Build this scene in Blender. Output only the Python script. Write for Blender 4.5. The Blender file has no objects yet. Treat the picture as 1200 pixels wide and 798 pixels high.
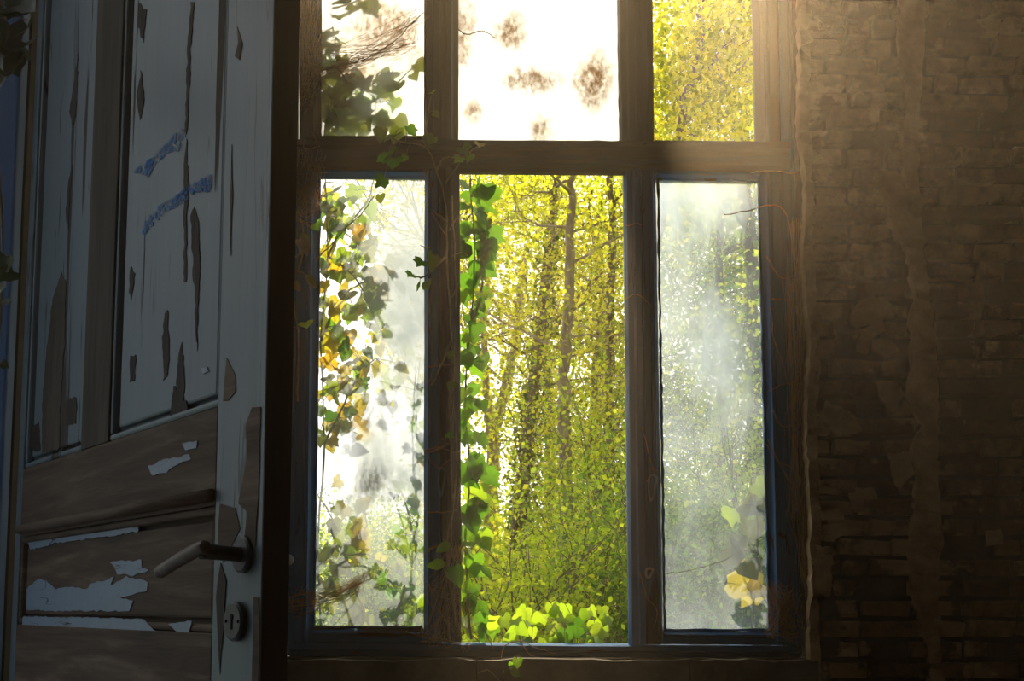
import bpy, bmesh, math, random
import numpy as np
from mathutils import Vector, Matrix, noise

# ------------------------------------------------------------------ camera
F = 1100.0; CX = 600.0; CY = 618.0; TH = math.radians(4.72)
CAM = Vector((0.0, -2.4, 1.0))
sc = bpy.context.scene
cd = bpy.data.cameras.new('camera'); cam = bpy.data.objects.new('camera', cd)
sc.collection.objects.link(cam); sc.camera = cam
cam.location = CAM; cam.rotation_euler = (math.pi/2 + TH, 0, 0)
cd.sensor_width = 36; cd.lens = F/1200*36
cd.shift_y = (CY - 399)/1200; cd.clip_start = 0.02
# ------------------------------------------------------------------ sky
SUN_EL = math.radians(37); SUN_AZ = math.radians(3)
SD = Vector((math.sin(SUN_AZ)*math.cos(SUN_EL), math.cos(SUN_AZ)*math.cos(SUN_EL), math.sin(SUN_EL)))
w = bpy.data.worlds.new('sky'); sc.world = w; w.use_nodes = True
nt = w.node_tree; N = nt.nodes; L = nt.links
bg = N['Background']
tc = N.new('ShaderNodeTexCoord'); dp = N.new('ShaderNodeVectorMath'); dp.operation = 'DOT_PRODUCT'
L.new(tc.outputs['Generated'], dp.inputs[0]); dp.inputs[1].default_value = SD
cr = N.new('ShaderNodeValToRGB'); mr = N.new('ShaderNodeMapRange')
mr.inputs['From Min'].default_value = -1; L.new(dp.outputs['Value'], mr.inputs['Value'])
L.new(mr.outputs[0], cr.inputs[0])
e = cr.color_ramp.elements
e[0].position = 0.0; e[0].color = (0.045, 0.055, 0.065, 1)
e[1].position = 1.0; e[1].color = (1.0, 0.90, 0.72, 1)
for p_, c_ in ((0.35, (0.06, 0.075, 0.09, 1)), (0.62, (0.2, 0.23, 0.25, 1)), (0.82, (0.74, 0.76, 0.74, 1)), (0.95, (0.95, 0.92, 0.84, 1))):
    q = e.new(p_); q.color = c_
L.new(cr.outputs[0], bg.inputs['Color']); bg.inputs['Strength'].default_value = 2.5
# ------------------------------------------------------------------ sun, exposure
sl = bpy.data.lights.new('sun', 'SUN'); so = bpy.data.objects.new('sun', sl); sc.collection.objects.link(so)
sl.energy = 15.0; sl.color = (1.0, 0.84, 0.58); sl.angle = math.radians(1.5)
so.rotation_euler = SD.to_track_quat('Z', 'Y').to_euler(); so.location = (0, 6, 8)
vs = sc.view_settings
sc.display_settings.display_device = 'sRGB'
vs.view_transform = 'Standard'; vs.look = 'None'; vs.exposure = -0.12; vs.gamma = 1; vs.use_curve_mapping = False
cy = sc.cycles
cy.use_denoising = True
cy.max_bounces = 8; cy.diffuse_bounces = 4; cy.transmission_bounces = 4; cy.volume_bounces = 0
cy.transparent_max_bounces = 12; cy.sample_clamp_indirect = 6
HAZE = 0.022

R = random.Random(7)
np.random.seed(3)
COL = sc.collection
# ------------------------------------------------------------------ helpers
def ray(px, py):
    d = Vector(((px-CX)/F, 0, 0)) + Vector((0, -math.sin(TH), math.cos(TH)))*((CY-py)/F) + Vector((0, math.cos(TH), math.sin(TH)))
    return d
def P(px, py, y=0.0):
    """point of the room seen at that place, on the vertical plane at depth y"""
    d = ray(px, py); return CAM + d*((y-CAM.y)/d.y)

# door plane
DA = math.radians(44.0)
Z1 = 1.03
_r = ray(306, 709); FREE = CAM + _r*(Z1/_r.y)
DD = Vector((math.sin(DA), -math.cos(DA), 0))         # hinge -> free edge
DN = Vector((-math.cos(DA), -math.sin(DA), 0))        # face seen
_r = ray(14, 709)
_t = (FREE-CAM).dot(DN)/_r.dot(DN); HINGE = CAM + _r*_t
DW = (FREE-HINGE).length
HINGE.z = 0; FREE.z = 0
def D(px, py):
    d = ray(px, py); t = (FREE-CAM).dot(DN)/d.dot(DN); p = CAM + d*t
    return ((p-HINGE).dot(DD), p.z)
print('door width', DW, 'hinge', HINGE, 'free', FREE)

def setp(o, label=None, cat=None, group=None, kind=None):
    if label: o['label'] = label
    if cat: o['category'] = cat
    if group: o['group'] = group
    if kind: o['kind'] = kind
    return o
def empty(name, loc=(0, 0, 0), **k):
    o = bpy.data.objects.new(name, None); o.empty_display_size = .1; COL.objects.link(o); o.location = loc
    return setp(o, **k)
def link(name, me, parent=None, mat=None, **k):
    o = bpy.data.objects.new(name, me); COL.objects.link(o)
    if mat and not me.materials: me.materials.append(mat)
    if parent is not None:
        o.parent = parent; o.matrix_parent_inverse = Matrix.Translation(-Vector(parent.location)) if parent.rotation_euler.z == 0 else parent.matrix_basis.inverted()
    return setp(o, **k)
def mesh(name, V, Fc, smooth=False):
    me = bpy.data.meshes.new(name); me.from_pydata([tuple(v) for v in V], [], [tuple(f) for f in Fc]); me.update()
    if smooth: me.polygons.foreach_set('use_smooth', [True]*len(me.polygons))
    return me
class MB:
    def __init__(s): s.v = []; s.f = []
    def add(s, V, Fc):
        n = len(s.v); s.v += [tuple(v) for v in V]; s.f += [tuple(i+n for i in f) for f in Fc]; return s
    def box(s, a, b):
        x0, y0, z0 = a; x1, y1, z1 = b
        V = [(x0,y0,z0),(x1,y0,z0),(x1,y1,z0),(x0,y1,z0),(x0,y0,z1),(x1,y0,z1),(x1,y1,z1),(x0,y1,z1)]
        return s.add(V, [(3,2,1,0),(4,5,6,7),(0,1,5,4),(1,2,6,5),(2,3,7,6),(3,0,4,7)])
    def tube(s, pts, rad, n=6, wob=0.0):
        pts = [Vector(p) for p in pts]; V = []; Fc = []
        m = len(pts); up = Vector((0.31, 0.2, 0.93))
        for i, p in enumerate(pts):
            t = (pts[min(i+1, m-1)]-pts[max(i-1, 0)])
            if t.length < 1e-9: t = Vector((0,0,1))
            t.normalize()
            a = t.cross(up)
            if a.length < .05: a = t.cross(Vector((1, 0, 0)))
            a.normalize(); b = t.cross(a)
            r = rad[i] if isinstance(rad, (list, tuple)) else rad
            for k in range(n):
                an = 2*math.pi*k/n; rr = r*(1+wob*(R.random()-.5)*2)
                V.append(p+a*(math.cos(an)*rr)+b*(math.sin(an)*rr))
        for i in range(m-1):
            for k in range(n):
                k2 = (k+1) % n
                Fc.append((i*n+k, i*n+k2, (i+1)*n+k2, (i+1)*n+k))
        Fc.append(tuple(range(n-1, -1, -1))); Fc.append(tuple((m-1)*n+k for k in range(n)))
        return s.add(V, Fc)
    def done(s, name, mat=None, parent=None, smooth=False, bevel=0, **k):
        me = mesh(name, s.v, s.f, smooth)
        o = link(name, me, parent, mat, **k)
        if bevel:
            m = o.modifiers.new('bevel', 'BEVEL'); m.width = bevel; m.segments = 2; m.limit_method = 'ANGLE'
        return o
def smoothpath(pts, k=6):
    pts = [Vector(p) for p in pts]; out = []
    for i in range(len(pts)-1):
        p0 = pts[max(i-1, 0)]; p1 = pts[i]; p2 = pts[i+1]; p3 = pts[min(i+2, len(pts)-1)]
        for j in range(k):
            t = j/k
            out.append(0.5*((2*p1)+(p2-p0)*t+(2*p0-5*p1+4*p2-p3)*t*t+(3*p1-p0-3*p2+p3)*t**3))
    out.append(pts[-1]); return out
def taper(a, b, n): return [a+(b-a)*i/max(n-1, 1) for i in range(n)]

# ------------------------------------------------------------------ materials
def mat(name):
    m = bpy.data.materials.new(name); m.use_nodes = True; m.node_tree.nodes.clear()
    return m, m.node_tree.nodes, m.node_tree.links
def node(N, t, **k):
    n = N.new(t)
    for a, b in k.items():
        if a.startswith('i_'): n.inputs[a[2:].replace('_', ' ')].default_value = b
        else: setattr(n, a, b)
    return n
def coords(N, L, scale=(1, 1, 1), kind='Object', rot=(0, 0, 0)):
    t = node(N, 'ShaderNodeTexCoord'); m = node(N, 'ShaderNodeMapping'); m.inputs['Scale'].default_value = scale
    m.inputs['Rotation'].default_value = rot
    L.new(t.outputs[kind], m.inputs[0]); return m.outputs[0]
def noise_n(N, L, vec, scale, detail=4, rough=.55, dist=0):
    n = node(N, 'ShaderNodeTexNoise'); n.inputs['Scale'].default_value = scale; n.inputs['Detail'].default_value = detail
    n.inputs['Roughness'].default_value = rough; n.inputs['Distortion'].default_value = dist
    L.new(vec, n.inputs['Vector']); return n.outputs['Fac']
def ramp(N, L, fac, stops):
    r = node(N, 'ShaderNodeValToRGB'); el = r.color_ramp.elements
    while len(el) > 2: el.remove(el[-1])
    el[0].position = stops[0][0]; el[0].color = (*stops[0][1], 1)
    el[1].position = stops[-1][0]; el[1].color = (*stops[-1][1], 1)
    for p_, c_ in stops[1:-1]:
        q = el.new(p_); q.color = (*c_, 1)
    L.new(fac, r.inputs[0]); return r.outputs[0]
def mixc(N, L, fac, a, b, mode='MIX'):
    m = node(N, 'ShaderNodeMix', data_type='RGBA', blend_type=mode)
    if isinstance(fac, (int, float)): m.inputs[0].default_value = fac
    else: L.new(fac, m.inputs[0])
    for k, x in ((6, a), (7, b)):
        if isinstance(x, tuple): m.inputs[k].default_value = (*x, 1)
        else: L.new(x, m.inputs[k])
    return m.outputs[2]
def math_n(N, L, op, a, b=0.0, clamp=False):
    m = node(N, 'ShaderNodeMath', operation=op, use_clamp=clamp)
    for k, x in ((0, a), (1, b)):
        if isinstance(x, (int, float)): m.inputs[k].default_value = x
        else: L.new(x, m.inputs[k])
    return m.outputs[0]
def finish(N, L, col, rough=.8, bump=None, bs=.5, bd=.01, spec=.3, metal=0):
    b = node(N, 'ShaderNodeBsdfPrincipled'); o = node(N, 'ShaderNodeOutputMaterial')
    if isinstance(col, tuple): b.inputs['Base Color'].default_value = (*col, 1)
    else: L.new(col, b.inputs['Base Color'])
    if isinstance(rough, (int, float)): b.inputs['Roughness'].default_value = rough
    else: L.new(rough, b.inputs['Roughness'])
    b.inputs['Specular IOR Level'].default_value = spec; b.inputs['Metallic'].default_value = metal
    if bump is not None:
        bn = node(N, 'ShaderNodeBump'); bn.inputs['Strength'].default_value = bs; bn.inputs['Distance'].default_value = bd
        L.new(bump, bn.inputs['Height']); L.new(bn.outputs[0], b.inputs['Normal'])
    L.new(b.outputs[0], o.inputs[0])

def worn_paint(name, paint, paint2, wood, stretch, amount, grain=60, crack=True, gloss=.45, spec=.4):
    """old paint with long peeled cracks over bare timber"""
    m, N, L = mat(name)
    v = coords(N, L, stretch); v1 = coords(N, L)
    big = noise_n(N, L, v, 9, 6, .62, .4)
    fine = noise_n(N, L, v, grain, 5, .6)
    mask = math_n(N, L, 'ADD', big, math_n(N, L, 'MULTIPLY', math_n(N, L, 'SUBTRACT', fine, .5), .35))
    mk = ramp(N, L, mask, [(amount-.012, (0,0,0)), (amount+.012, (1,1,1))])
    tone = noise_n(N, L, v1, 4, 3)
    pc = mixc(N, L, tone, paint, paint2)
    pc = mixc(N, L, math_n(N, L, 'MULTIPLY', fine, .5), pc, tuple(c*.5 for c in paint))
    wc = mixc(N, L, fine, tuple(c*.35 for c in wood), tuple(min(1, c*1.5) for c in wood))
    col = mixc(N, L, mk, pc, wc)
    # long hairline cracks: level lines of a stretched noise
    cn = noise_n(N, L, v, 22, 3, .55, .5)
    cd_ = math_n(N, L, 'ABSOLUTE', math_n(N, L, 'SUBTRACT', cn, .5))
    ck = ramp(N, L, math_n(N, L, 'ADD', cd_, math_n(N, L, 'MULTIPLY', math_n(N, L, 'SUBTRACT', tone, .42), .08)), [(.002, (1,1,1)), (.007, (0,0,0))])
    if crack: col = mixc(N, L, ck, col, tuple(c*.25 for c in wood))
    h = math_n(N, L, 'SUBTRACT', math_n(N, L, 'MULTIPLY', fine, .6), mk)
    rg = math_n(N, L, 'ADD', gloss, math_n(N, L, 'MULTIPLY', mk, .4))
    finish(N, L, col, rg, h, .7, .0025, spec)
    return m
def bare_wood(name, c0, c1, stretch, scale=30, bs=.8):
    m, N, L = mat(name)
    v = coords(N, L, stretch)
    a = noise_n(N, L, v, scale, 8, .65, .6); b = noise_n(N, L, v, scale*.2, 4, .6, 1.0)
    g = math_n(N, L, 'ADD', math_n(N, L, 'MULTIPLY', a, .6), math_n(N, L, 'MULTIPLY', b, .4))
    col = ramp(N, L, g, [(.36, tuple(c*.4 for c in c0)), (.5, c0), (.64, c1)])
    finish(N, L, col, .75, g, bs, .006, .25)
    return m
VS = (1, 1, .09); HS = (.09, .09, 1)
M = {}
M['frame_v'] = worn_paint('blue paint on upright timber', (.025,.17,.40), (.018,.11,.28), (.07,.045,.028), (1,1,.07), .63, gloss=.6, spec=.15)
M['frame_h'] = worn_paint('blue paint on cross timber', (.02,.13,.31), (.014,.08,.20), (.07,.045,.028), (.07,.5,1), .57, gloss=.8, spec=.05)
M['top_v'] = worn_paint('haze-browned paint on upright timber', (.07,.065,.06), (.05,.05,.05), (.075,.05,.03), (1,1,.07), .55, gloss=.6, spec=.2)  # warm veil over the blue upper frame, put into the paint colour
M['top_h'] = worn_paint('haze-browned paint on cross timber', (.07,.06,.055), (.05,.045,.04), (.09,.06,.035), (.07,.5,1), .52, gloss=.6, spec=.2)  # same veil painted in: brown in place of blue on cross timbers
M['door_v'] = worn_paint('pale blue grey paint, upright', (.18,.22,.21), (.10,.165,.225), (.055,.042,.03), (1,1,.05), .605, 45)
M['door_end'] = bare_wood('dark red brown door edge', (.04,.02,.012), (.075,.035,.02), VS)
M['wood_h'] = bare_wood('bare grey brown wood, level grain', (.115,.072,.045), (.26,.18,.12), HS, 34)
M['wood_v'] = bare_wood('bare brown wood, upright grain', (.06,.045,.03), (.14,.10,.07), VS)
M['wood_dark'] = bare_wood('dark weathered timber', (.028,.02,.014), (.07,.05,.035), VS)
M['flake'] = worn_paint('pale paint flake', (.30,.37,.42), (.22,.30,.42), (.1,.08,.06), (.2,.2,1), .72, 40)
M['jamb'] = worn_paint('bright blue jamb paint', (.06,.17,.36), (.04,.12,.26), (.1,.08,.06), VS, .66)

def simple(name, c0, c1, scale=8, rough=.85, bs=.5, bd=.01, spec=.2, metal=0, stretch=(1,1,1), rnd=0.0):
    m, N, L = mat(name)
    v = coords(N, L, stretch); a = noise_n(N, L, v, scale, 7, .62)
    col = ramp(N, L, a, [(.3, c0), (.7, c1)])
    if rnd:
        oi = node(N, 'ShaderNodeObjectInfo')
        hs = node(N, 'ShaderNodeHueSaturation')
        L.new(math_n(N, L, 'ADD', math_n(N, L, 'MULTIPLY', oi.outputs['Random'], rnd), 1-rnd/2), hs.inputs['Value'])
        L.new(col, hs.inputs['Color']); col = hs.outputs[0]
    finish(N, L, col, rough, a, bs, bd, spec, metal); return m
M['mortar'] = simple('sooty lime mortar', (.022,.013,.007), (.075,.045,.022), 14, .95, 1, .02)
M['plaster'] = simple('old tan lime plaster', (.26,.165,.08), (.62,.43,.24), 16, .95, 1, .014)
M['dark_wall'] = simple('grimy plaster', (.06,.045,.03), (.12,.09,.06), 5, .95)
M['stone'] = simple('dusty stone sill', (.05,.04,.03), (.13,.105,.08), 12, .95, 1, .01)
M['floor'] = simple('dusty floor boards', (.08,.06,.04), (.2,.15,.1), 6, .9)
M['iron'] = simple('dark iron', (.02,.022,.025), (.06,.055,.05), 60, .45, .4, .001, .5, .7)
M['brass'] = simple('worn brown lever', (.08,.055,.038), (.17,.12,.085), 50, .55, .3, .0008, .4, .0)
M['latch'] = simple('blue painted hook iron', (.06,.17,.27), (.14,.30,.42), 60, .5, .3, .001)
M['knob'] = simple('pale painted knob', (.25,.30,.34), (.45,.5,.55), 60, .4, .2, .001)
M['twig'] = simple('dry pale vine', (.16,.11,.06), (.38,.29,.18), 40, .9, .5, .002)
M['bark'] = simple('haze-lightened brown bark', (.12,.09,.06), (.32,.25,.17), 10, .95, 1, .03, stretch=(2,2,.5))  # colour lightened to stand for outdoor haze and flare on backlit trunks
M['bark_pale'] = simple('haze-lightened pale bark', (.26,.19,.14), (.55,.42,.30), 10, .95, 1, .03, stretch=(2,2,.5))  # pale trunks, lightened further in place of mist among the trees
M['soil'] = simple('mossy ground', (.04,.07,.015), (.13,.16,.04), 3, 1, 1, .03)
# brick: colour differs brick by brick, some keep a skin of plaster
def brick_mat(name, pl):
    m, N, L = mat(name)
    v = coords(N, L, kind='Generated'); g = node(N, 'ShaderNodeNewGeometry')
    sc_ = node(N, 'ShaderNodeMapping'); L.new(g.outputs['Position'], sc_.inputs[0])
    pos = sc_.outputs[0]
    a = noise_n(N, L, pos, 30, 8, .65); b = noise_n(N, L, pos, 7, 4, .6)
    oi = node(N, 'ShaderNodeObjectInfo')
    base = ramp(N, L, oi.outputs['Random'], [(0, (.06,.025,.012)), (.35, (.16,.065,.025)), (.65, (.26,.14,.055)), (1, (.36,.22,.10))])
    base = mixc(N, L, ramp(N, L, a, [(.35, (.75,.75,.75)), (.6, (0,0,0))]), base, (.035,.022,.014))
    skin = math_n(N, L, 'ADD', b, math_n(N, L, 'MULTIPLY', a, .3))
    mk = ramp(N, L, skin, [(pl, (0,0,0)), (pl+.06, (1,1,1))])
    col = mixc(N, L, mk, base, mixc(N, L, a, (.24,.15,.07), (.60,.42,.22)))
    finish(N, L, col, .95, math_n(N, L, 'ADD', a, mk), 1, .006, .15)
    return m
M['brick'] = brick_mat('red brown brick', .76)
M['brick_skin'] = brick_mat('brick under scraps of plaster', .66)

def leaf_mat(name, cols, trans=.6, island=True, rough=.5):
    m, N, L = mat(name)
    if island:
        g = node(N, 'ShaderNodeNewGeometry'); rnd = g.outputs['Random Per Island']
    else:
        g = node(N, 'ShaderNodeObjectInfo'); rnd = g.outputs['Random']
    col = ramp(N, L, rnd, [(i/(len(cols)-1), c) for i, c in enumerate(cols)])
    if not island:
        v = coords(N, L, (1,1,1)); nz = noise_n(N, L, v, 7, 4)
        col = mixc(N, L, math_n(N, L, 'MULTIPLY', nz, .55), col, tuple(c*.45 for c in cols[0]))
    d = node(N, 'ShaderNodeBsdfPrincipled'); L.new(col, d.inputs['Base Color']); d.inputs['Roughness'].default_value = rough
    d.inputs['Specular IOR Level'].default_value = .3
    t = node(N, 'ShaderNodeBsdfTranslucent')
    bright = mixc(N, L, 1.0, col, (2.35, 2.2, .75) if island else (1.5, 1.6, .7), 'MULTIPLY'); L.new(bright, t.inputs[0])
    x = node(N, 'ShaderNodeMixShader'); x.inputs[0].default_value = trans
    o = node(N, 'ShaderNodeOutputMaterial')
    L.new(d.outputs[0], x.inputs[1]); L.new(t.outputs[0], x.inputs[2]); L.new(x.outputs[0], o.inputs[0])
    return m
M['web'] = leaf_mat('brown dusty cobweb', [(.20,.13,.07), (.34,.24,.14)], .5)
M['leaf_gold'] = leaf_mat('golden green tree leaves', [(.11,.15,.015), (.26,.29,.025), (.37,.39,.035), (.50,.45,.045)], .6)
M['leaf_lime'] = leaf_mat('lime shrub leaves', [(.16,.26,.02), (.28,.38,.03), (.36,.44,.04), (.5,.5,.06)], .6)
M['leaf_green'] = leaf_mat('mid green leaves', [(.05,.11,.02), (.10,.20,.03), (.18,.30,.04), (.28,.36,.05)], .55)
M['leaf_dark'] = leaf_mat('dark ivy on the trunk', [(.04,.08,.015), (.08,.14,.02), (.14,.22,.03)], .4)
M['ivy_green'] = leaf_mat('ivy green', [(.05,.13,.012), (.10,.24,.02), (.17,.33,.02)], .55, False)
M['ivy_lime'] = leaf_mat('ivy lime', [(.18,.30,.02), (.30,.40,.03), (.36,.44,.04)], .6, False)
M['ivy_yellow'] = leaf_mat('yellowing leaf', [(.42,.36,.02), (.60,.44,.03), (.62,.32,.04)], .6, False)
M['ivy_olive'] = leaf_mat('dull olive leaf', [(.10,.11,.025), (.17,.19,.05), (.24,.25,.08)], .55, False)
M['ivy_dark'] = leaf_mat('dark green leaf', [(.02,.045,.008), (.045,.08,.012)], .25, False)  # deepest green of the ivy leaf colours
M['ivy_dry'] = leaf_mat('dry brown leaf', [(.16,.10,.04), (.26,.17,.08)], .4, False)

# dirty glass: clear glass where clean, milky film where lime and dust sit, brown grime in patches
def glass_mat(name, base, amp, blobs, grime=(), gcol=(.16,.10,.05), film=(.92,.93,.92), tex=(1,1,.6), sc_=5):
    m, N, L = mat(name)
    t = node(N, 'ShaderNodeTexCoord'); gen = t.outputs['Generated']; obj = t.outputs['Object']
    mp = node(N, 'ShaderNodeMapping'); mp.inputs['Scale'].default_value = tex; L.new(obj, mp.inputs[0])
    n1 = noise_n(N, L, mp.outputs[0], sc_, 7, .62, .6); n2 = noise_n(N, L, mp.outputs[0], 90, 4, .7)
    def blob(cx, cz, rx, rz):
        s = node(N, 'ShaderNodeVectorMath', operation='SUBTRACT'); L.new(gen, s.inputs[0]); s.inputs[1].default_value = (cx, .5, cz)
        k = node(N, 'ShaderNodeVectorMath', operation='MULTIPLY'); L.new(s.outputs[0], k.inputs[0]); k.inputs[1].default_value = (1/rx, 0, 1/rz)
        l = node(N, 'ShaderNodeVectorMath', operation='LENGTH'); L.new(k.outputs[0], l.inputs[0])
        r = node(N, 'ShaderNodeMapRange', interpolation_type='SMOOTHSTEP'); r.inputs['From Min'].default_value = 1.25; r.inputs['From Max'].default_value = 0
        L.new(math_n(N, L, 'ADD', l.outputs['Value'], math_n(N, L, 'MULTIPLY', math_n(N, L, 'SUBTRACT', n1, .5), 2.4)), r.inputs['Value']); return r.outputs[0]
    f = math_n(N, L, 'ADD', base, math_n(N, L, 'MULTIPLY', math_n(N, L, 'SUBTRACT', n1, .45), amp))
    for (cx, cz, rx, rz, s) in blobs:
        f = math_n(N, L, 'ADD', f, math_n(N, L, 'MULTIPLY', blob(cx, cz, rx, rz), s))
    f = math_n(N, L, 'ADD', f, math_n(N, L, 'MULTIPLY', math_n(N, L, 'SUBTRACT', n2, .5), .12))
    f = math_n(N, L, 'MAXIMUM', math_n(N, L, 'MINIMUM', f, .97), .02)
    g = None
    for (cx, cz, rx, rz, s) in grime:
        b = math_n(N, L, 'MULTIPLY', blob(cx, cz, rx, rz), s); g = b if g is None else math_n(N, L, 'ADD', g, b)
    tr = node(N, 'ShaderNodeBsdfTransparent'); tl = node(N, 'ShaderNodeBsdfTranslucent'); df = node(N, 'ShaderNodeBsdfDiffuse')
    tl.inputs[0].default_value = (*film, 1); df.inputs[0].default_value = (*[c*.8 for c in film], 1)
    mx = node(N, 'ShaderNodeMixShader'); mx.inputs[0].default_value = .22; L.new(tl.outputs[0], mx.inputs[1]); L.new(df.outputs[0], mx.inputs[2])
    m2 = node(N, 'ShaderNodeMixShader'); L.new(f, m2.inputs[0]); L.new(tr.outputs[0], m2.inputs[1]); L.new(mx.outputs[0], m2.inputs[2])
    out = m2.outputs[0]
    if g is not None:
        gg = math_n(N, L, 'MULTIPLY', g, math_n(N, L, 'ADD', math_n(N, L, 'MULTIPLY', n2, 3.4), -.95), True)
        gt = node(N, 'ShaderNodeBsdfTranslucent'); gt.inputs[0].default_value = (*gcol, 1)
        m3 = node(N, 'ShaderNodeMixShader'); L.new(gg, m3.inputs[0]); L.new(out, m3.inputs[1]); L.new(gt.outputs[0], m3.inputs[2]); out = m3.outputs[0]
    gl = node(N, 'ShaderNodeBsdfGlossy'); gl.inputs['Roughness'].default_value = .08
    m4 = node(N, 'ShaderNodeMixShader'); m4.inputs[0].default_value = .03; L.new(out, m4.inputs[1]); L.new(gl.outputs[0], m4.inputs[2])
    o = node(N, 'ShaderNodeOutputMaterial'); L.new(m4.outputs[0], o.inputs[0]); return m

# ------------------------------------------------------------------ room shell
WX0 = HINGE.x - .02; WX1 = 2.3; WY0 = -4.6; ZC = 3.5; ZF = 0.0
WFACE = -.055                                   # inner face of the window wall
wl = P(338, 400).x - .01; wr = P(936, 400).x + .002; wb = P(600, 768).z; wt = 3.02
wf = MB()
wf.box((WX0-.35, WFACE, ZF-.1), (wl, .30, ZC)).box((wr, WFACE, ZF-.1), (WX1+.2, .30, ZC))
wf.box((wl, WFACE+.0, ZF-.1), (wr, .30, wb-.004)).box((wl, WFACE, wt), (wr, .30, ZC))
wall_front = wf.done('wall_front', M['mortar'], kind='structure')
# left wall with the doorway
dy1 = HINGE.y + .02; dy0 = dy1 - DW - .06; dz = 2.55
wlft = MB()
wlft.box((WX0-.35, dy1, ZF-.1), (WX0, WFACE, ZC)).box((WX0-.35, WY0, ZF-.1), (WX0, dy0, ZC)).box((WX0-.35, dy0, dz), (WX0, dy1, ZC))
wlft.done('wall_left', M['dark_wall'], kind='structure')
MB().box((WX1, WY0, ZF-.1), (WX1+.2, WFACE, ZC)).done('wall_right', M['dark_wall'], kind='structure')
MB().box((WX0-.35, WY0-.2, ZF-.1), (WX1+.2, WY0, ZC)).done('wall_back', M['dark_wall'], kind='structure')
hx0, hx1, hy0, hy1 = -.6, .28, -1.6, -.6                # opening added in the unseen ceiling so daylight reaches wall and frames
MB().box((WX0-.35, WY0-.2, ZC), (WX1+.2, hy0, ZC+.15)).box((WX0-.35, hy1, ZC), (WX1+.2, .30, ZC+.15)).box((WX0-.35, hy0, ZC), (hx0, hy1, ZC+.15)).box((hx1, hy0, ZC), (WX1+.2, hy1, ZC+.15)).done('ceiling', M['dark_wall'], kind='structure')
MB().box((WX0, WY0, ZF-.1), (WX1, WFACE, ZF)).done('floor', M['floor'], kind='structure')
# door frame lining in the doorway
tr = empty('trim_1', (WX0, dy1, 0), kind='structure')
MB().box((WX0-.30, dy1-.03, 0), (WX0-.002, dy1-.002, dz-.002)).done('jamb', M['jamb'], tr, bevel=.004)
MB().box((WX0-.30, dy0+.002, 0), (WX0-.002, dy0+.03, dz-.002)).done('jamb', M['jamb'], tr, bevel=.004)
MB().box((WX0-.30, dy0+.031, dz-.04), (WX0-.002, dy1-.031, dz-.002)).done('lintel_board', M['jamb'], tr, bevel=.004)

# ------------------------------------------------------------------ window
win = empty('window_1', (0, 0, wb), kind='structure')
def member(name, a, b, prof, m, parent, depth=.06, n=28, jit=.0012, **k):
    """timber between two edges given by their ends; prof = (share across, how far it stands proud)"""
    a0, a1 = P(*a[0]), P(*a[1]); b0, b1 = P(*b[0]), P(*b[1])
    V = []; Fc = []; pr = list(prof) ; np_ = len(pr)+2
    s = R.random()*50
    for i in range(n+1):
        t = i/n; e0 = a0.lerp(a1, t); e1 = b0.lerp(b1, t)
        for j, (u, y) in enumerate(pr):
            q = e0.lerp(e1, u)
            dj = noise.noise(Vector((s+j*1.7, t*14, s)))*jit
            dk = noise.noise(Vector((s+j*2.7, t*14, s+9)))*jit
            side = (e1-e0).normalized()
            V.append((q.x+dj*side.x, -y+dk, q.z+dj*side.z))
        V.append((e1.x, depth, e1.z)); V.append((e0.x, depth, e0.z))
    for i in range(n):
        for j in range(np_):
            j2 = (j+1) % np_
            Fc.append((i*np_+j, i*np_+j2, (i+1)*np_+j2, (i+1)*np_+j))
    Fc.append(tuple(range(np_-1, -1, -1))); Fc.append(tuple(n*np_+j for j in range(np_)))
    me = mesh(name, V, Fc); bm = bmesh.new(); bm.from_mesh(me); bmesh.ops.recalc_face_normals(bm, faces=bm.faces); bm.to_mesh(me); bm.free()
    return link(name, me, parent, m, **k)
flat = [(0, 0), (.12, .004), (.88, .004), (1, 0)]
def stepped(h=.014): return [(0, -.004), (.05, .004), (.22, .005), (.27, h), (.44, h), (.49, h*.4), (.58, h*.4), (.63, h), (.80, h), (.85, .004), (1, -.004)]
def stileL(h=.010): return [(0, .002), (.1, h), (.45, h), (.5, h*.55), (.58, h*.6), (.63, h*1.2), (.72, h*1.2), (.78, h*.3), (1, -.012)]
def rev(p): return [(1-u, y) for u, y in reversed(p)]
TOP = -195
# fixed frame
member('frame_post', ((342, TOP), (337, 768)), ((352, TOP), (346, 768)), flat, M['frame_v'], win, .1)
member('frame_post', ((908, TOP), (922, 770)), ((926, TOP), (938, 772)), [(0,0),(.2,.008),(.5,.008),(.55,.002),(.7,.002),(.75,.01),(1,.006)], M['frame_v'], win, .1)
member('frame_head', ((345, TOP+14), (910, TOP+14)), ((345, TOP-6), (910, TOP-6)), flat, M['top_h'], win, .1)
member('bottom_rail', ((340, 753), (938, 757)), ((340, 769), (938, 772)), [(0,-.004),(.1,.012),(.45,.014),(.55,.006),(.9,.008),(1,0)], M['frame_h'], win, .1)
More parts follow.
